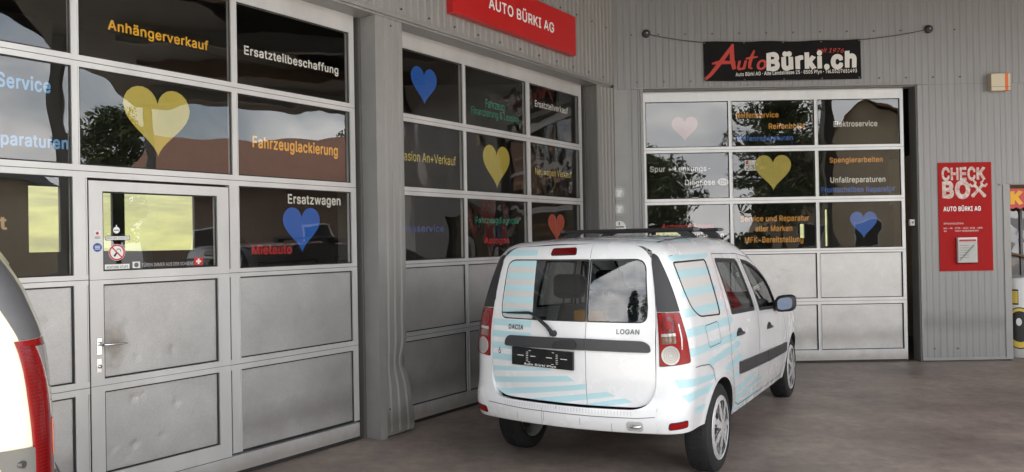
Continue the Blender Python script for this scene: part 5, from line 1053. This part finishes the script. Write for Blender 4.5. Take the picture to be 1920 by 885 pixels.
    panel('indicator_edge', CF, 'diag', sg_, rounded([(.0, 1.012), (.084, 1.016), (.082, 1.034), (.001, 1.030)], .003), LAMPW, tl, off=.0135, rim=.003, g=.015)
    panel('reverse_lens', CF, 'diag', sg_, ell(.048, .895, .052, .060), LAMPW, tl, off=.013, rim=.006, g=.012); 
    mb = MB()
    for rr in (.014, .026, .038): ribbon(mb, CF, 'diag', sg_, ell(.048, .895, rr, rr * 1.15, 30), .003, .0145, closed=True, g=.01)
    mb.build('lens_rings', BADGE, tl)
    mb = MB(); ribbon(mb, CF, 'diag', sg_, [(.118, .93), (.120, 1.0), (.108, 1.09)], .008, .011); mb.build('painted_glint', LAMPW, tl)  # highlight drawn on as a strip of pale lens colour
    # dark wheel housings
    for ay in (AX, FX):
        mb = MB(); n = 26; xi = sg_ * .46; vs = []
        for k in range(n + 1):
            a = (.34 if ay == AX else -.05) + (math.pi + .1 - (.39 if ay == AX else 0)) * k / n
            P0 = np.array([[ay - .352 * math.cos(a), WR + .352 * math.sin(a)]]); X = float(CF.hit('side', sg_, P0)[0][0]) - sg_ * .004
            vs += [(X, P0[0][0], P0[0][1]), (xi, P0[0][0], P0[0][1])]
        mb.add(vs, [(2 * k, 2 * k + 1, 2 * k + 3, 2 * k + 2) for k in range(n)], 0, True); mb.add([vs[2 * k + 1] for k in range(n + 1)], [tuple(range(n + 1))], 0)
        mb.build('wheel_housing', BLACKP, car)
        wheel(car, sg_ * .735, ay, WR, .185, sg_, HUB)
    # mirror
    mr = empty('door_mirror', parent=car); mb = MB(); n = 18; secs = [(-.055, .80), (-.045, .95), (0, 1.0), (.05, .92), (.085, .70), (.10, .3)]
    vs = []
    for dy, k in secs:
        for i in range(n): a = 2 * math.pi * i / n; cx_, sz_ = math.cos(a), math.sin(a); sx = abs(cx_) ** .6 * (1 if cx_ > 0 else -1); szz = abs(sz_) ** .6 * (1 if sz_ > 0 else -1); vs.append((sg_ * (.945 + .092 * k * sx), 1.97 + dy + .01 * sx, 1.03 + .078 * k * szz + .01 * sx))
    mb.add(vs, [(j * n + i, j * n + (i + 1) % n, (j + 1) * n + (i + 1) % n, (j + 1) * n + i) for j in range(len(secs) - 1) for i in range(n)] + [tuple(range((len(secs) - 1) * n, len(secs) * n)), tuple(range(n))], 0, True)
    mb.tube([(sg_ * .76, 2.02, .985), (sg_ * .86, 1.99, 1.0)], [.05, .04], 12); mb.build('mirror_shell', BLACKP, mr)
    mb = MB(); mb.add([(v[0] * .86 + sg_ * .955 * .14, v[1] - .002, v[2] * .86 + 1.035 * .14) for v in vs[:n]], [tuple(range(n))]); mb.build('mirror_glass', MIRROR, mr)
    return
for sg_ in (1, -1): sides(sg_)
# roof, windscreen, bonnet and front
yy = np.linspace(SEAMY, 3.30, 56); sideR = CF.hit('side', 1, np.stack([yy, zs(yy)], 1)); right_ = [tuple(p) for p in sideR[:, :2]]
Pd = CF.hit('rear', 1, np.array([(.570, zc), (.566, 1.52), (.545, 1.56), (.48, 1.59), (.3, 1.601), (.15, 1.6125), (0, 1.611), (-.3, 1.601), (-.48, 1.59), (-.545, 1.56), (-.566, 1.52), (-.570, zc)]), RD)
Ps = CF.hit('rear', 1, np.array([(float(xs_(zc)), zc)])); qs = np.linspace(CF.to('diag', 1, Ps)[0][0], CF.to('diag', 1, sideR[:1])[0][0], 8); Pq = CF.hit('diag', 1, np.stack([qs, np.full(8, zc)], 1))
corner_r = [tuple(p) for p in Pq[:, :2]]; rear_l = [tuple(p) for p in Pd[:, :2]]
ol = right_ + [(-x, y) for x, y in right_[::-1]] + [(-x, y) for x, y in corner_r[::-1]] + rear_l[::-1] + corner_r
def dedup(p): return [q for i, q in enumerate(p) if math.hypot(q[0] - p[i - 1][0], q[1] - p[i - 1][1]) > 2e-3]
ws_ = rounded([(-.60, 1.50), (-.50, 1.475), (0, 1.45), (.50, 1.475), (.60, 1.50), (.70, 2.24), (.45, 2.33), (0, 2.36), (-.45, 2.33), (-.70, 2.24)], [.05, .1, .1, .1, .05, .08, .1, .1, .1, .08])
panel('roof_and_bonnet', CF, 'top', 1, dedup(ol), [WHITECAR, STRIPE], car, holes=[ws_], g=.06, decals=[([(.40, -.1), (.60, -.1), (.60, .16), (.40, .16)], 1), ([(.33, -.38), (.56, -.38), (.56, -.24), (.33, -.24)], 1)])
wo = empty('windscreen', parent=car); panel('window_glass', CF, 'top', 1, ws_, CARGLASS, wo, off=-.005, g=.08); panel('window_seal', CF, 'top', 1, grow(ws_, .012), SEAM, wo, holes=[grow(ws_, -.02)], off=.002, g=.05)
Pf = CF.hit('side', 1, np.stack([np.full(14, 3.30), np.linspace(.36, float(zs(3.30)), 14)], 1)); qf = [tuple(p) for p in Pf[:, [0, 2]]]
panel('front_bumper', CF, 'front', 1, qf + [(-x, z) for x, z in qf[::-1]], [WHITECAR], car, g=.06)
for sg_ in (1, -1): panel('headlamp', CF, 'front', 1, rounded([(sg_ * .45, .60), (sg_ * .66, .64), (sg_ * .68, .76), (sg_ * .45, .73)], .03), LAMPW, car, off=.006, rim=.01, g=.03)
panel('grille', CF, 'front', 1, rounded([(-.38, .58), (.38, .58), (.40, .70), (-.40, .70)], .03), BLACKP, car, off=.005, rim=.01, g=.04)
mb = MB(); ribbon(mb, CF, 'top', 1, [(.545, -.40), (.535, .4), (.52, 1.3)], .02, .001); ribbon(mb, CF, 'top', 1, [(-.545, -.40), (-.535, .4), (-.52, 1.3)], .02, .001); mb.build('roof_channel', VGREY, car)
# cabin
mb = MB(); mb.box(-.70, .70, -.60, .50, .44, .48); mb.box(-.70, .70, .5, 2.55, .30, .36); mb.build('cabin_floor', BLACKP, car)
mb = MB(); mb.box(-.70, .70, 1.95, 2.25, .55, .98, 0, .04); mb.build('dashboard', INTER, car)
mb = MB(); mb.lathe([(-.012, .185), (0, .20), (.012, .185)], 30, 'y', (-.36, 1.78, .92)); mb.build('steering_wheel', BLACKP, car)
for sg_ in (1, -1): MB().box(sg_ * .655 - .03, sg_ * .655 + .03, -.5, .25, .44, 1.02, 0, .01).build('side_lining', INTER, car)
def seat(x, y, wd2, nm='seat', heads=(0,)):
    s_ = empty(nm, (x, y, 0), parent=car)
    mb = MB(); mb.box(-wd2, wd2, -.02, .48, .48, .62, 0, .04); mb.build('seat_cushion', SEATF, s_)
    bm_ = MB(); n = 8; rows = []
    for j in range(n + 1):
        t = j / n; wj = wd2 * (1 - .22 * t ** 2); yj = -.02 - .16 * t; rows.append([(-wj, yj + .05, .55 + .58 * t), (-wj * .8, yj - .05, .55 + .58 * t), (wj * .8, yj - .05, .55 + .58 * t), (wj, yj + .05, .55 + .58 * t), (wj * .8, yj + .09, .55 + .58 * t), (-wj * .8, yj + .09, .55 + .58 * t)])
    vs = [p for r_ in rows for p in r_]; bm_.add(vs, [(j * 6 + i, j * 6 + (i + 1) % 6, (j + 1) * 6 + (i + 1) % 6, (j + 1) * 6 + i) for j in range(n) for i in range(6)] + [tuple(n * 6 + i for i in range(6))], 0, True); bm_.build('seat_backrest', SEATF, s_)
    for hx in heads:
        mb = MB(); mb.box(hx - .13, hx + .13, -.24, -.13, 1.18, 1.37, 0, .045); mb.tube([(hx - .05, -.18, 1.10), (hx - .05, -.185, 1.2)], .008, 6); mb.tube([(hx + .05, -.18, 1.10), (hx + .05, -.185, 1.2)], .008, 6); mb.build('headrest', SEATF, s_)
seat(-.36, 1.15, .26); seat(.36, 1.15, .26); seat(0, .35, .62, 'rear_bench', (-.38, .38))
mb = MB(); mb.box(-.27, -.03, .0, .12, .96, 1.10, 0, .01); MB_ = mb.build('yellow_case', M('yellow_plastic', (.80, .33, .005), .45), car); mb = MB(); mb.box(-.22, .55, -.05, .25, .94, .97); mb.build('parcel_shelf', BLACKP, car)
mb = MB(); mb.box(-.6, .6, 2.6, 3.3, .25, .7); mb.build('engine_block', BLACKP, car); MB().lathe([(.34, 0), (.34, .27), (.36, .30), (.42, .30), (.44, .27), (.44, 0)], 28, 'z', (0, -.25, 0)).build('spare_wheel', TYRE, car)
# roof bars
for y, wdt in ((.47, .545), (1.22, .54)):
    rb = empty('roof_bar', (0, y, 0), parent=car); mb = MB(); pr = [(-.032, 1.700), (-.026, 1.716), (.0, 1.722), (.026, 1.716), (.032, 1.700), (.026, 1.692), (-.026, 1.692)]
    vs = [(-wdt, a, b) for a, b in pr] + [(wdt, a, b) for a, b in pr]; n = len(pr); mb.add(vs, [(i, (i + 1) % n, n + (i + 1) % n, n + i) for i in range(n)] + [tuple(range(n)), tuple(range(2 * n - 1, n - 1, -1))]); mb.build('crossbar', BLACKP, rb)
    for sg_ in (1, -1):
        zr_ = float(CF.hit('top', 1, [(sg_ * .51, y)])[0][2])
        mb = MB(); pts = [(sg_ * .40, 1.694), (sg_ * .50, 1.694), (sg_ * .535, 1.67), (sg_ * .56, zr_ - .004), (sg_ * .46, zr_ - .004), (sg_ * .455, 1.66)]
        mb.prism(pts, -.035, .035); mb.build('bar_foot', BLACKP, rb); mb = MB(); mb.add([(sg_ * (wdt + .001), a * 1.02, 1.707 + (b - 1.707) * 1.02) for a, b in pr] + [(sg_ * (wdt + .035), a * .7, 1.707 + (b - 1.707) * .7) for a, b in pr], [(i, (i + 1) % n, n + (i + 1) % n, n + i) for i in range(n)] + [tuple(range(n, 2 * n))]); mb.build('end_cap', VGREY, rb)

# ================================================================== the yellow van at the edge of the forecourt (seen from its rear quarter)
vh = Vector((-.80, -.60, 0)); van = empty('yellow_van', (0, 0, 0), math.atan2(-vh.x, vh.y), 'sunlit yellow van with grey pillar trim and tall red tail lamp', 'van')
VF = Form(W=Sp((.15, .78), (.4, .83), (.8, .845), (1.1, .835), (1.35, .80), (1.6, .745), (1.75, .70), (1.9, .62)), Wy=Sp((-1, .985), (0, 1), (2.2, 1), (3.0, .97), (3.6, .88)),
          zr=Sp((-1, 1.80), (-.5, 1.83), (.5, 1.86), (1.5, 1.84), (1.9, 1.74), (2.5, 1.24), (2.8, 1.12), (3.3, .98), (3.6, .72)),
          yr=Sp((.2, -.66), (.35, -.72), (.55, -.735), (.70, -.70), (1.0, -.69), (1.25, -.67), (1.45, -.61), (1.75, -.44), (1.9, -.36)), crown=.05, yf=Sp((.2, 3.4), (.6, 3.45), (.9, 3.35), (1.8, 3.2)), kc=.10, kt=.16, arches=((0, .31, .35), (2.66, .31, .35)))
VY = -.36
VX = .60; VR = .31
def van_side(sg_):
    zt = float(VF.zr(VY)) - .14; zz = np.linspace(.33, zt, 30)
    Pr = VF.hit('rear', 1, np.stack([np.full(30, VX * sg_), zz], 1)); Ps = VF.hit('side', sg_, np.stack([np.full(30, VY), zz], 1)); qa, qb = VF.to('diag', sg_, Pr), VF.to('diag', sg_, Ps)
    panel('rear_corner', VF, 'diag', sg_, [tuple(p) for p in qa] + [tuple(p) for p in qb[::-1]], VYEL, van, g=.04)
    a0 = math.asin((.33 - VR) / .352); arr = [(-.352 * math.cos(a), VR + .352 * math.sin(a)) for a in np.linspace(a0, math.pi, 20)]; arf = [(2.66 - .352 * math.cos(a), VR + .352 * math.sin(a)) for a in np.linspace(0, math.pi, 20)]
    yy = np.linspace(3.15, VY, 50); top_ = [(float(y), float(VF.zr(y)) - .14) for y in yy]
    Fw = rounded([(1.20, 1.52), (1.78, 1.50), (2.36, 1.10), (1.24, 1.06)], .04)
    panel('body_side', VF, 'side', sg_, [(VY, .33)] + arr + arf + [(3.15, .33)] + top_, VYEL, van, holes=[Fw], g=.06)
    wv = empty('side_window', parent=van); panel('window_glass', VF, 'side', sg_, Fw, CARGLASSD, wv, off=-.006, g=.08); panel('window_seal', VF, 'side', sg_, grow(Fw, .014), BLACKP, wv, holes=[grow(Fw, -.012)], off=.002, rim=.01, g=.05)
    mb = MB(); ribbon(mb, VF, 'side', sg_, [(.36, .42), (.30, 1.0), (.36, 1.6), (1.16, 1.6), (1.16, .40), (.36, .40)], .007); ribbon(mb, VF, 'side', sg_, [(1.17, 1.6), (1.85, 1.56), (2.42, 1.12), (2.42, .4), (1.17, .4)], .007); mb.build('door_joint', SEAM, van)
    # rear corner: grey plastic pillar, tall lamp, grey bumper end
    yo = lambda z: VF.to('diag', sg_, VF.hit('side', sg_, [(VY, z)]))
    S = 'side'
    ed = lambda z: float(np.interp(z, (.3, .7, 1.3, 1.5, 1.72), (-.56, -.54, -.53, -.47, -.36)))
    D = lambda pts: [tuple(p) for p in pts]
    wq = .150
    def diagq(z, back): P = VF.hit('rear', 1, [(.68 * sg_, z)]); return float(VF.to('diag', sg_, P)[0][0]) + back
    zp = np.linspace(1.30, 1.66, 10); lm = np.linspace(.76, 1.296, 14)
    panel('pillar_trim', VF, 'diag', sg_, [(diagq(z, -.02), z) for z in zp] + [(diagq(z, .135 + .03 * (z - 1.3)), z) for z in zp[::-1]], VGREY, van, off=.006, rim=.012, g=.03)
    wl2 = lambda z: .135 - .02 * abs(z - 1.1)
    lampo = [(diagq(z, -.01), z) for z in lm] + [(diagq(z, wl2(z) + .02), z) for z in lm[::-1]]
    tl = panel('tail_lamp', VF, 'diag', sg_, lampo, LAMPR, van, off=.010, rim=.018, g=.025)
    panel('clear_lens', VF, 'diag', sg_, [(diagq(z, -.008), z) for z in np.linspace(.99, 1.27, 8)] + [(diagq(z, .03 + .06 * (z - .99) / .28), z) for z in np.linspace(1.27, .99, 8)], LAMPW, tl, off=.013, rim=.003, g=.025)
    panel('marker_lens', VF, 'diag', sg_, [(diagq(z, .0), z) for z in np.linspace(.84, .98, 6)] + [(diagq(z, .028), z) for z in np.linspace(.98, .84, 6)], M('orange_red_lens', (.65, .07, .01), .15, coat=1), tl, off=.015, rim=.004, g=.02)
    mb = MB()
    for k in range(36):
        z = .80 + k * .0135; ribbon(mb, VF, 'diag', sg_, [(diagq(z, wl2(z) - .03), z), (diagq(z, wl2(z) + .012), z)], .005, .0125, g=.02)
    mb.build('lens_ribs', LAMPD, tl)
    panel('bumper_end', VF, 'diag', sg_, [(diagq(z, -.06), z) for z in np.linspace(.36, .755, 8)] + [(diagq(z, .16), z) for z in np.linspace(.755, .36, 8)], VGREY, van, off=.012, rim=.02, g=.03)
    # bracket with a bolt below the lamp, part of the sliding door rail
    q0 = diagq(.85, .150)
    br = panel('rail_bracket', VF, 'diag', sg_, rounded([(q0, .795), (q0, .905), (q0 + .20, .905), (q0 + .20, .845), (q0 + .085, .845), (q0 + .085, .795)], .008), M('bracket_grey', (.15, .145, .13), .5), van, off=.010, rim=.012, g=.03)
    panel('rail_slot', VF, 'diag', sg_, [(q0 + .09, .815), (q0 + .20, .815), (q0 + .20, .842), (q0 + .09, .842)], SEAM, br, off=.003, rim=.004, g=.03)
    c = Vector(VF.hit('diag', sg_, [(q0 + .045, .85)])[0]); dn = Vector((sg_ * .7, -.7, 0)); mb = MB(); mb.tube([c, c + dn * .022], .013, 14); mb.build('bracket_bolt', BADGE, br)
    panel('door_rail', VF, 'side', sg_, [(-.21, .862), (1.15, .862), (1.15, .892), (-.21, .892)], SEAM, van, off=.003, rim=.004, g=.06)
    for ay in (0, 2.66):
        mb = MB(); n = 20; vs = []
        for k in range(n + 1):
            a = math.pi * k / n; p = (ay - .352 * math.cos(a), VR + .352 * math.sin(a)); X = float(VF.hit('side', sg_, [p])[0][0]) - sg_ * .004; vs += [(X, *p), (sg_ * .45, *p)]
        mb.add(vs, [(2 * k, 2 * k + 1, 2 * k + 3, 2 * k + 2) for k in range(n)], 0, True); mb.build('wheel_housing', BLACKP, van); wheel(van, sg_ * .73, ay, VR, .185, sg_, HUB)
for sg_ in (-1, 1): van_side(sg_)
zt = float(VF.zr(VY)) - .14
rp = rounded([(-VX, .33), (VX, .33), (VX, zt), (-VX, zt)], 0); rwin = rounded([(-.50, 1.12), (.50, 1.12), (.46, 1.58), (-.46, 1.58)], .06)
rdv = empty('tailgate', parent=van); panel('tailgate_skin', VF, 'rear', 1, [(-VX, .62), (VX, .62), (VX, zt), (-VX, zt)], VYEL, rdv, holes=[rwin], g=.06); panel('window_glass', VF, 'rear', 1, rwin, CARGLASSD, rdv, off=-.004, g=.08); panel('rear_bumper', VF, 'rear', 1, [(-VX, .33), (VX, .33), (VX, .618), (-VX, .618)], VGREY, van, off=.01, rim=.02, g=.05)
yy = np.linspace(VY, 3.15, 46); sR = VF.hit('side', 1, np.stack([yy, VF.zr(yy) - .14], 1)); right_ = [tuple(p) for p in sR[:, :2]]
P0 = VF.hit('rear', 1, np.array([(VX, zt)])); qs = np.linspace(VF.to('diag', 1, P0)[0][0], VF.to('diag', 1, sR[:1])[0][0], 8); Pq = VF.hit('diag', 1, np.stack([qs, np.full(8, zt)], 1)); cr_ = [tuple(p) for p in Pq[:, :2]]
rl = [tuple(p) for p in VF.hit('rear', 1, np.stack([np.linspace(VX, -VX, 14), np.full(14, zt)], 1))[:, :2]]
ol = right_ + [(-x, y) for x, y in right_[::-1]] + [(-x, y) for x, y in cr_[::-1]] + rl[::-1] + cr_
wsv = rounded([(-.58, 1.92), (.58, 1.92), (.68, 2.50), (-.68, 2.50)], .08)
panel('roof_and_bonnet', VF, 'top', 1, dedup(ol), VYEL, van, holes=[wsv], g=.09); wo = empty('windscreen', parent=van); panel('window_glass', VF, 'top', 1, wsv, CARGLASSD, wo, off=-.005, g=.1)
Pf = VF.hit('side', 1, np.stack([np.full(12, 3.15), np.linspace(.33, float(VF.zr(3.15)) - .14, 12)], 1)); qf = [tuple(p) for p in Pf[:, [0, 2]]]; panel('front_bumper', VF, 'front', 1, qf + [(-x, z) for x, z in qf[::-1]], VGREY, van, g=.08)
mb = MB(); mb.box(-.68, .68, -.55, 3.0, .28, .32); mb.box(-.7, .7, 1.05, 1.08, .3, 1.6); mb.build('cabin_floor', BLACKP, van)
# stand it so that the lamp's outer edge is where the photograph has it
tgt = Vector((-1.825, 3.02)); c = VF.hit('rear', 1, [(-.70, 1.08)])[0]; a = van.rotation_euler.z
van.location = (tgt.x - (c[0] * math.cos(a) - c[1] * math.sin(a)), tgt.y - (c[0] * math.sin(a) + c[1] * math.cos(a)), 0)

# ================================================================== what stands across the yard, behind the photographer (most of it seen in the panes)
def tree(x, y, h, cr, kind, label, seed, zlow=.25, n=15000, leaf=.11):
    rnd = random.Random(seed); t = empty('conifer_tree' if kind == 'c' else 'broadleaf_tree', (x, y, 0), rnd.uniform(0, 6), label, 'tree', 'trees across the yard')
    mb = MB(); mb.tube([(0, 0, -.1), (.05, .02, h * .3), (-.03, .05, h * .6), (0, 0, h * .93)], [h * .026, h * .02, h * .012, h * .003], 9); clumps = []
    for k in range(26):
        zz = h * (zlow + (1 - zlow) * (k + .5) / 26); a = k * 2.4 + rnd.uniform(-.4, .4)
        rr = cr * ((1 - (zz / h - zlow) / (1 - zlow)) ** .8 if kind == 'c' else math.sin(math.pi * min(.96, .12 + .86 * (zz / h - zlow) / (1 - zlow))) ** .7) * rnd.uniform(.75, 1.15)
        tip = (rr * math.cos(a), rr * math.sin(a), zz + (-.06 * h if kind == 'c' else .06 * h)); mb.tube([(0, 0, zz - .03 * h), tip], [h * .006, h * .002], 5)
        for f in (.35, .65, .95): clumps.append((tip[0] * f, tip[1] * f, zz + (tip[2] - zz) * f, cr * (.20 if kind == 'c' else .30) * rnd.uniform(.7, 1.3)))
    mb.build('trunk', BARK, t)
    mb = MB()
    for i in range(n):
        cx, cy, cz, r_ = clumps[rnd.randrange(len(clumps))]
        while 1:
            d = Vector((rnd.uniform(-1, 1), rnd.uniform(-1, 1), rnd.uniform(-1, 1)))
            if d.length < 1: break
        p = Vector((cx, cy, cz)) + Vector((d.x * r_, d.y * r_, d.z * r_ * .8)); u = Vector((rnd.uniform(-1, 1), rnd.uniform(-1, 1), rnd.uniform(-1, 1))).normalized(); v = u.cross(Vector((rnd.uniform(-1, 1), rnd.uniform(-1, 1), rnd.uniform(-1, 1)))).normalized(); s_ = leaf * rnd.uniform(.6, 1.3)
        m_ = (int(cx * 7 + cz * 5) + (rnd.random() < .3)) % 3 if kind != 'c' else (rnd.random() < .25)
        mb.add([p - u * s_, p + v * s_ * .5, p + u * s_, p - v * s_ * .5], [(0, 1, 2, 3)], int(m_))
    mb.build('crown', LEAF, t); return t
tree(-14.6, -8.2, 11.5, 2.1, 'c', 'tall dark conifer beside the yard', 1, .08, 15000, .11)
tree(-5.5, -17, 9.5, 3.4, 'b', 'wide broadleaf tree across the yard', 2)
tree(8.2, -24, 6.2, 2.8, 'b', 'low broadleaf tree at the hedge before the large one', 3)
tree(14, -19.5, 9.2, 2.5, 'b', 'slim broadleaf tree beside the tiled house', 13)
tree(33, -.4, 8.0, 2.3, 'b', 'broadleaf tree beyond the canopy end', 4); tree(38, 12, 10, 2.6, 'c', 'conifer beyond the canopy end', 5, .1); tree(30, 12, 7, 3, 'b', 'small broadleaf tree by the road end', 6)
tree(-12, -20, 11, 2.8, 'c', 'lone conifer at the far edge of the yard', 8, .1); tree(1, -30, 10, 4.2, 'b', 'large broadleaf tree far across the yard', 9)
hs = empty('house', (20, -25, 0), R_(12), 'cream rendered house with a brown tiled gable roof across the yard', 'house')
mb = MB(); mb.box(-5, 5, -4, 4, 0, 5.2); mb.prism([(-5, 5.2), (5, 5.2), (0, 8.6)], -3.98, 3.98); mb.build('wall', RENDERW, hs)
mb = MB(); mb.add([(-5.7, -4.6, 4.8), (0, -4.6, 8.75), (0, 4.6, 8.75), (-5.7, 4.6, 4.8)], [(0, 1, 2, 3)]); mb.add([(5.7, -4.6, 4.8), (0, -4.6, 8.75), (0, 4.6, 8.75), (5.7, 4.6, 4.8)], [(0, 1, 2, 3)]); mb.add([(-5.7, 4.6, 4.65), (0, 4.6, 8.6), (0, 4.6, 8.75), (-5.7, 4.6, 4.8)], [(0, 1, 2, 3)]); mb.add([(5.7, 4.6, 4.65), (0, 4.6, 8.6), (0, 4.6, 8.75), (5.7, 4.6, 4.8)], [(0, 1, 2, 3)])
mb.build('roof', ROOFT, hs)
for x, z in ((-3, 1), (0, 1), (3, 1), (-3, 3.4), (3, 3.4)):
    f = MB().box(x - .6, x + .6, 3.98, 4.05, z, z + 1.3).build('window', PAPER, hs); MB().box(x - .52, x + .52, 4.045, 4.06, z + .08, z + 1.22).build('pane', GASKET, f)
h2 = empty('house', (25.5, 6.5, 0), R_(4), 'low brown rendered house just beyond the canopy end', 'house')
BRW = M('brown_render', (.22, .17, .13), .85, 0, .15, 2); mb = MB(); mb.box(-4, 4, -4, 4, 0, 3.9); mb.prism([(-4, 3.9), (4, 3.9), (0, 6.0)], -3.98, 3.98); mb.build('wall', BRW, h2)
mb = MB(); mb.add([(-4.6, -4.5, 3.6), (0, -4.5, 6.15), (0, 4.5, 6.15), (-4.6, 4.5, 3.6)], [(0, 1, 2, 3)]); mb.add([(4.6, -4.5, 3.6), (0, -4.5, 6.15), (0, 4.5, 6.15), (4.6, 4.5, 3.6)], [(0, 1, 2, 3)]); mb.build('roof', ROOFT, h2)
for y, z in ((-2.4, 1), (1.2, 1)):
    f = MB().box(-4.06, -3.98, y, y + 1.3, z, z + 1.4).build('window', PAPER, h2); MB().box(-4.07, -4.05, y + .08, y + 1.22, z + .08, z + 1.32).build('pane', GASKET, f)
for k, (x, y, h_) in enumerate(((-9, -26, 11), (-5, -30, 13))): tree(x, y, h_, 4.2, 'b', 'tall broadleaf tree in the row added to screen low sky light', 20 + k, .15)  # unseen trees added to cut low sky light on the back wall
hd_ = empty('hedge', (0, -23, 0), 0, 'long clipped green hedge along the far side of the yard', 'hedge')
mb = MB(); rnd = random.Random(3)
for i in range(5200):
    p = Vector((rnd.uniform(-22, 24), rnd.uniform(-.7, .7), rnd.uniform(0, 1.7 + .25 * math.sin(i)))); u = Vector((rnd.uniform(-1, 1), rnd.uniform(-1, 1), rnd.uniform(-1, 1))).normalized(); v = u.cross(Vector((0, 1, .3))).normalized(); s_ = .2; mb.add([p - u * s_, p + v * s_ * .6, p + u * s_, p - v * s_ * .6], [(0, 1, 2, 3)], i % 3)
mb.build('foliage', LEAF, hd_)
hb_ = empty('office_block', (42, -14, 0), R_(-70), 'pale low building with a flat roof far across the yard', 'building')
mb = MB(); mb.box(-9, 9, -4, 4, 0, 5); mb.build('wall', RENDERW, hb_); MB().box(-9.3, 9.3, -4.3, 4.3, 5, 5.4).build('roof', VGREY, hb_)
for k in range(6): MB().box(-8 + k * 2.8, -6.4 + k * 2.8, -4.05, -3.95, 1.2, 2.8).build('window', GASKET, hb_)
# things inside the workshop that show as dark shapes through the panes
wbn = empty('workbench', wl(6.6, -5.6), AL, 'dark workbench with a vice in front of the hall rear windows', 'workbench')
mb = MB(); mb.box(-1.1, 1.1, -.35, .35, .86, .92); mb.build('bench_top', WOOD, wbn)
for x in (-1.0, 1.0): MB().box(x - .04, x + .04, -.3, .3, 0, .86).build('bench_leg', VGREY, wbn)
mb = MB(); mb.box(.1, .3, -.1, .1, .92, 1.1, 0, .01); mb.tube([(.2, -.1, 1.1), (.45, .0, 1.55), (.72, .0, 1.72), (.9, 0, 1.62)], [.05, .07, .10, .04], 10); mb.build('vice', BLACKP, wbn)
for k, (s_, d, h_) in enumerate(((2.6, -6.6, 2.3), (9.2, -4.5, 2.6))):
    r_ = empty('tool_cabinet', wl(s_, d), AL, ('tall grey tool cabinet in the hall near the rear windows', 'tall grey tool cabinet in the hall behind the middle door')[k], 'cabinet', 'tool cabinets in the hall'); MB().box(-.6, .6, -.3, .3, 0, h_, 0, .01).build('cabinet_body', VGREY, r_)
    for q in (-.3, .3): MB().box(q - .27, q + .27, -.315, -.30, .1, h_ - .1, 0, .004).build('cabinet_door', INTER, r_)
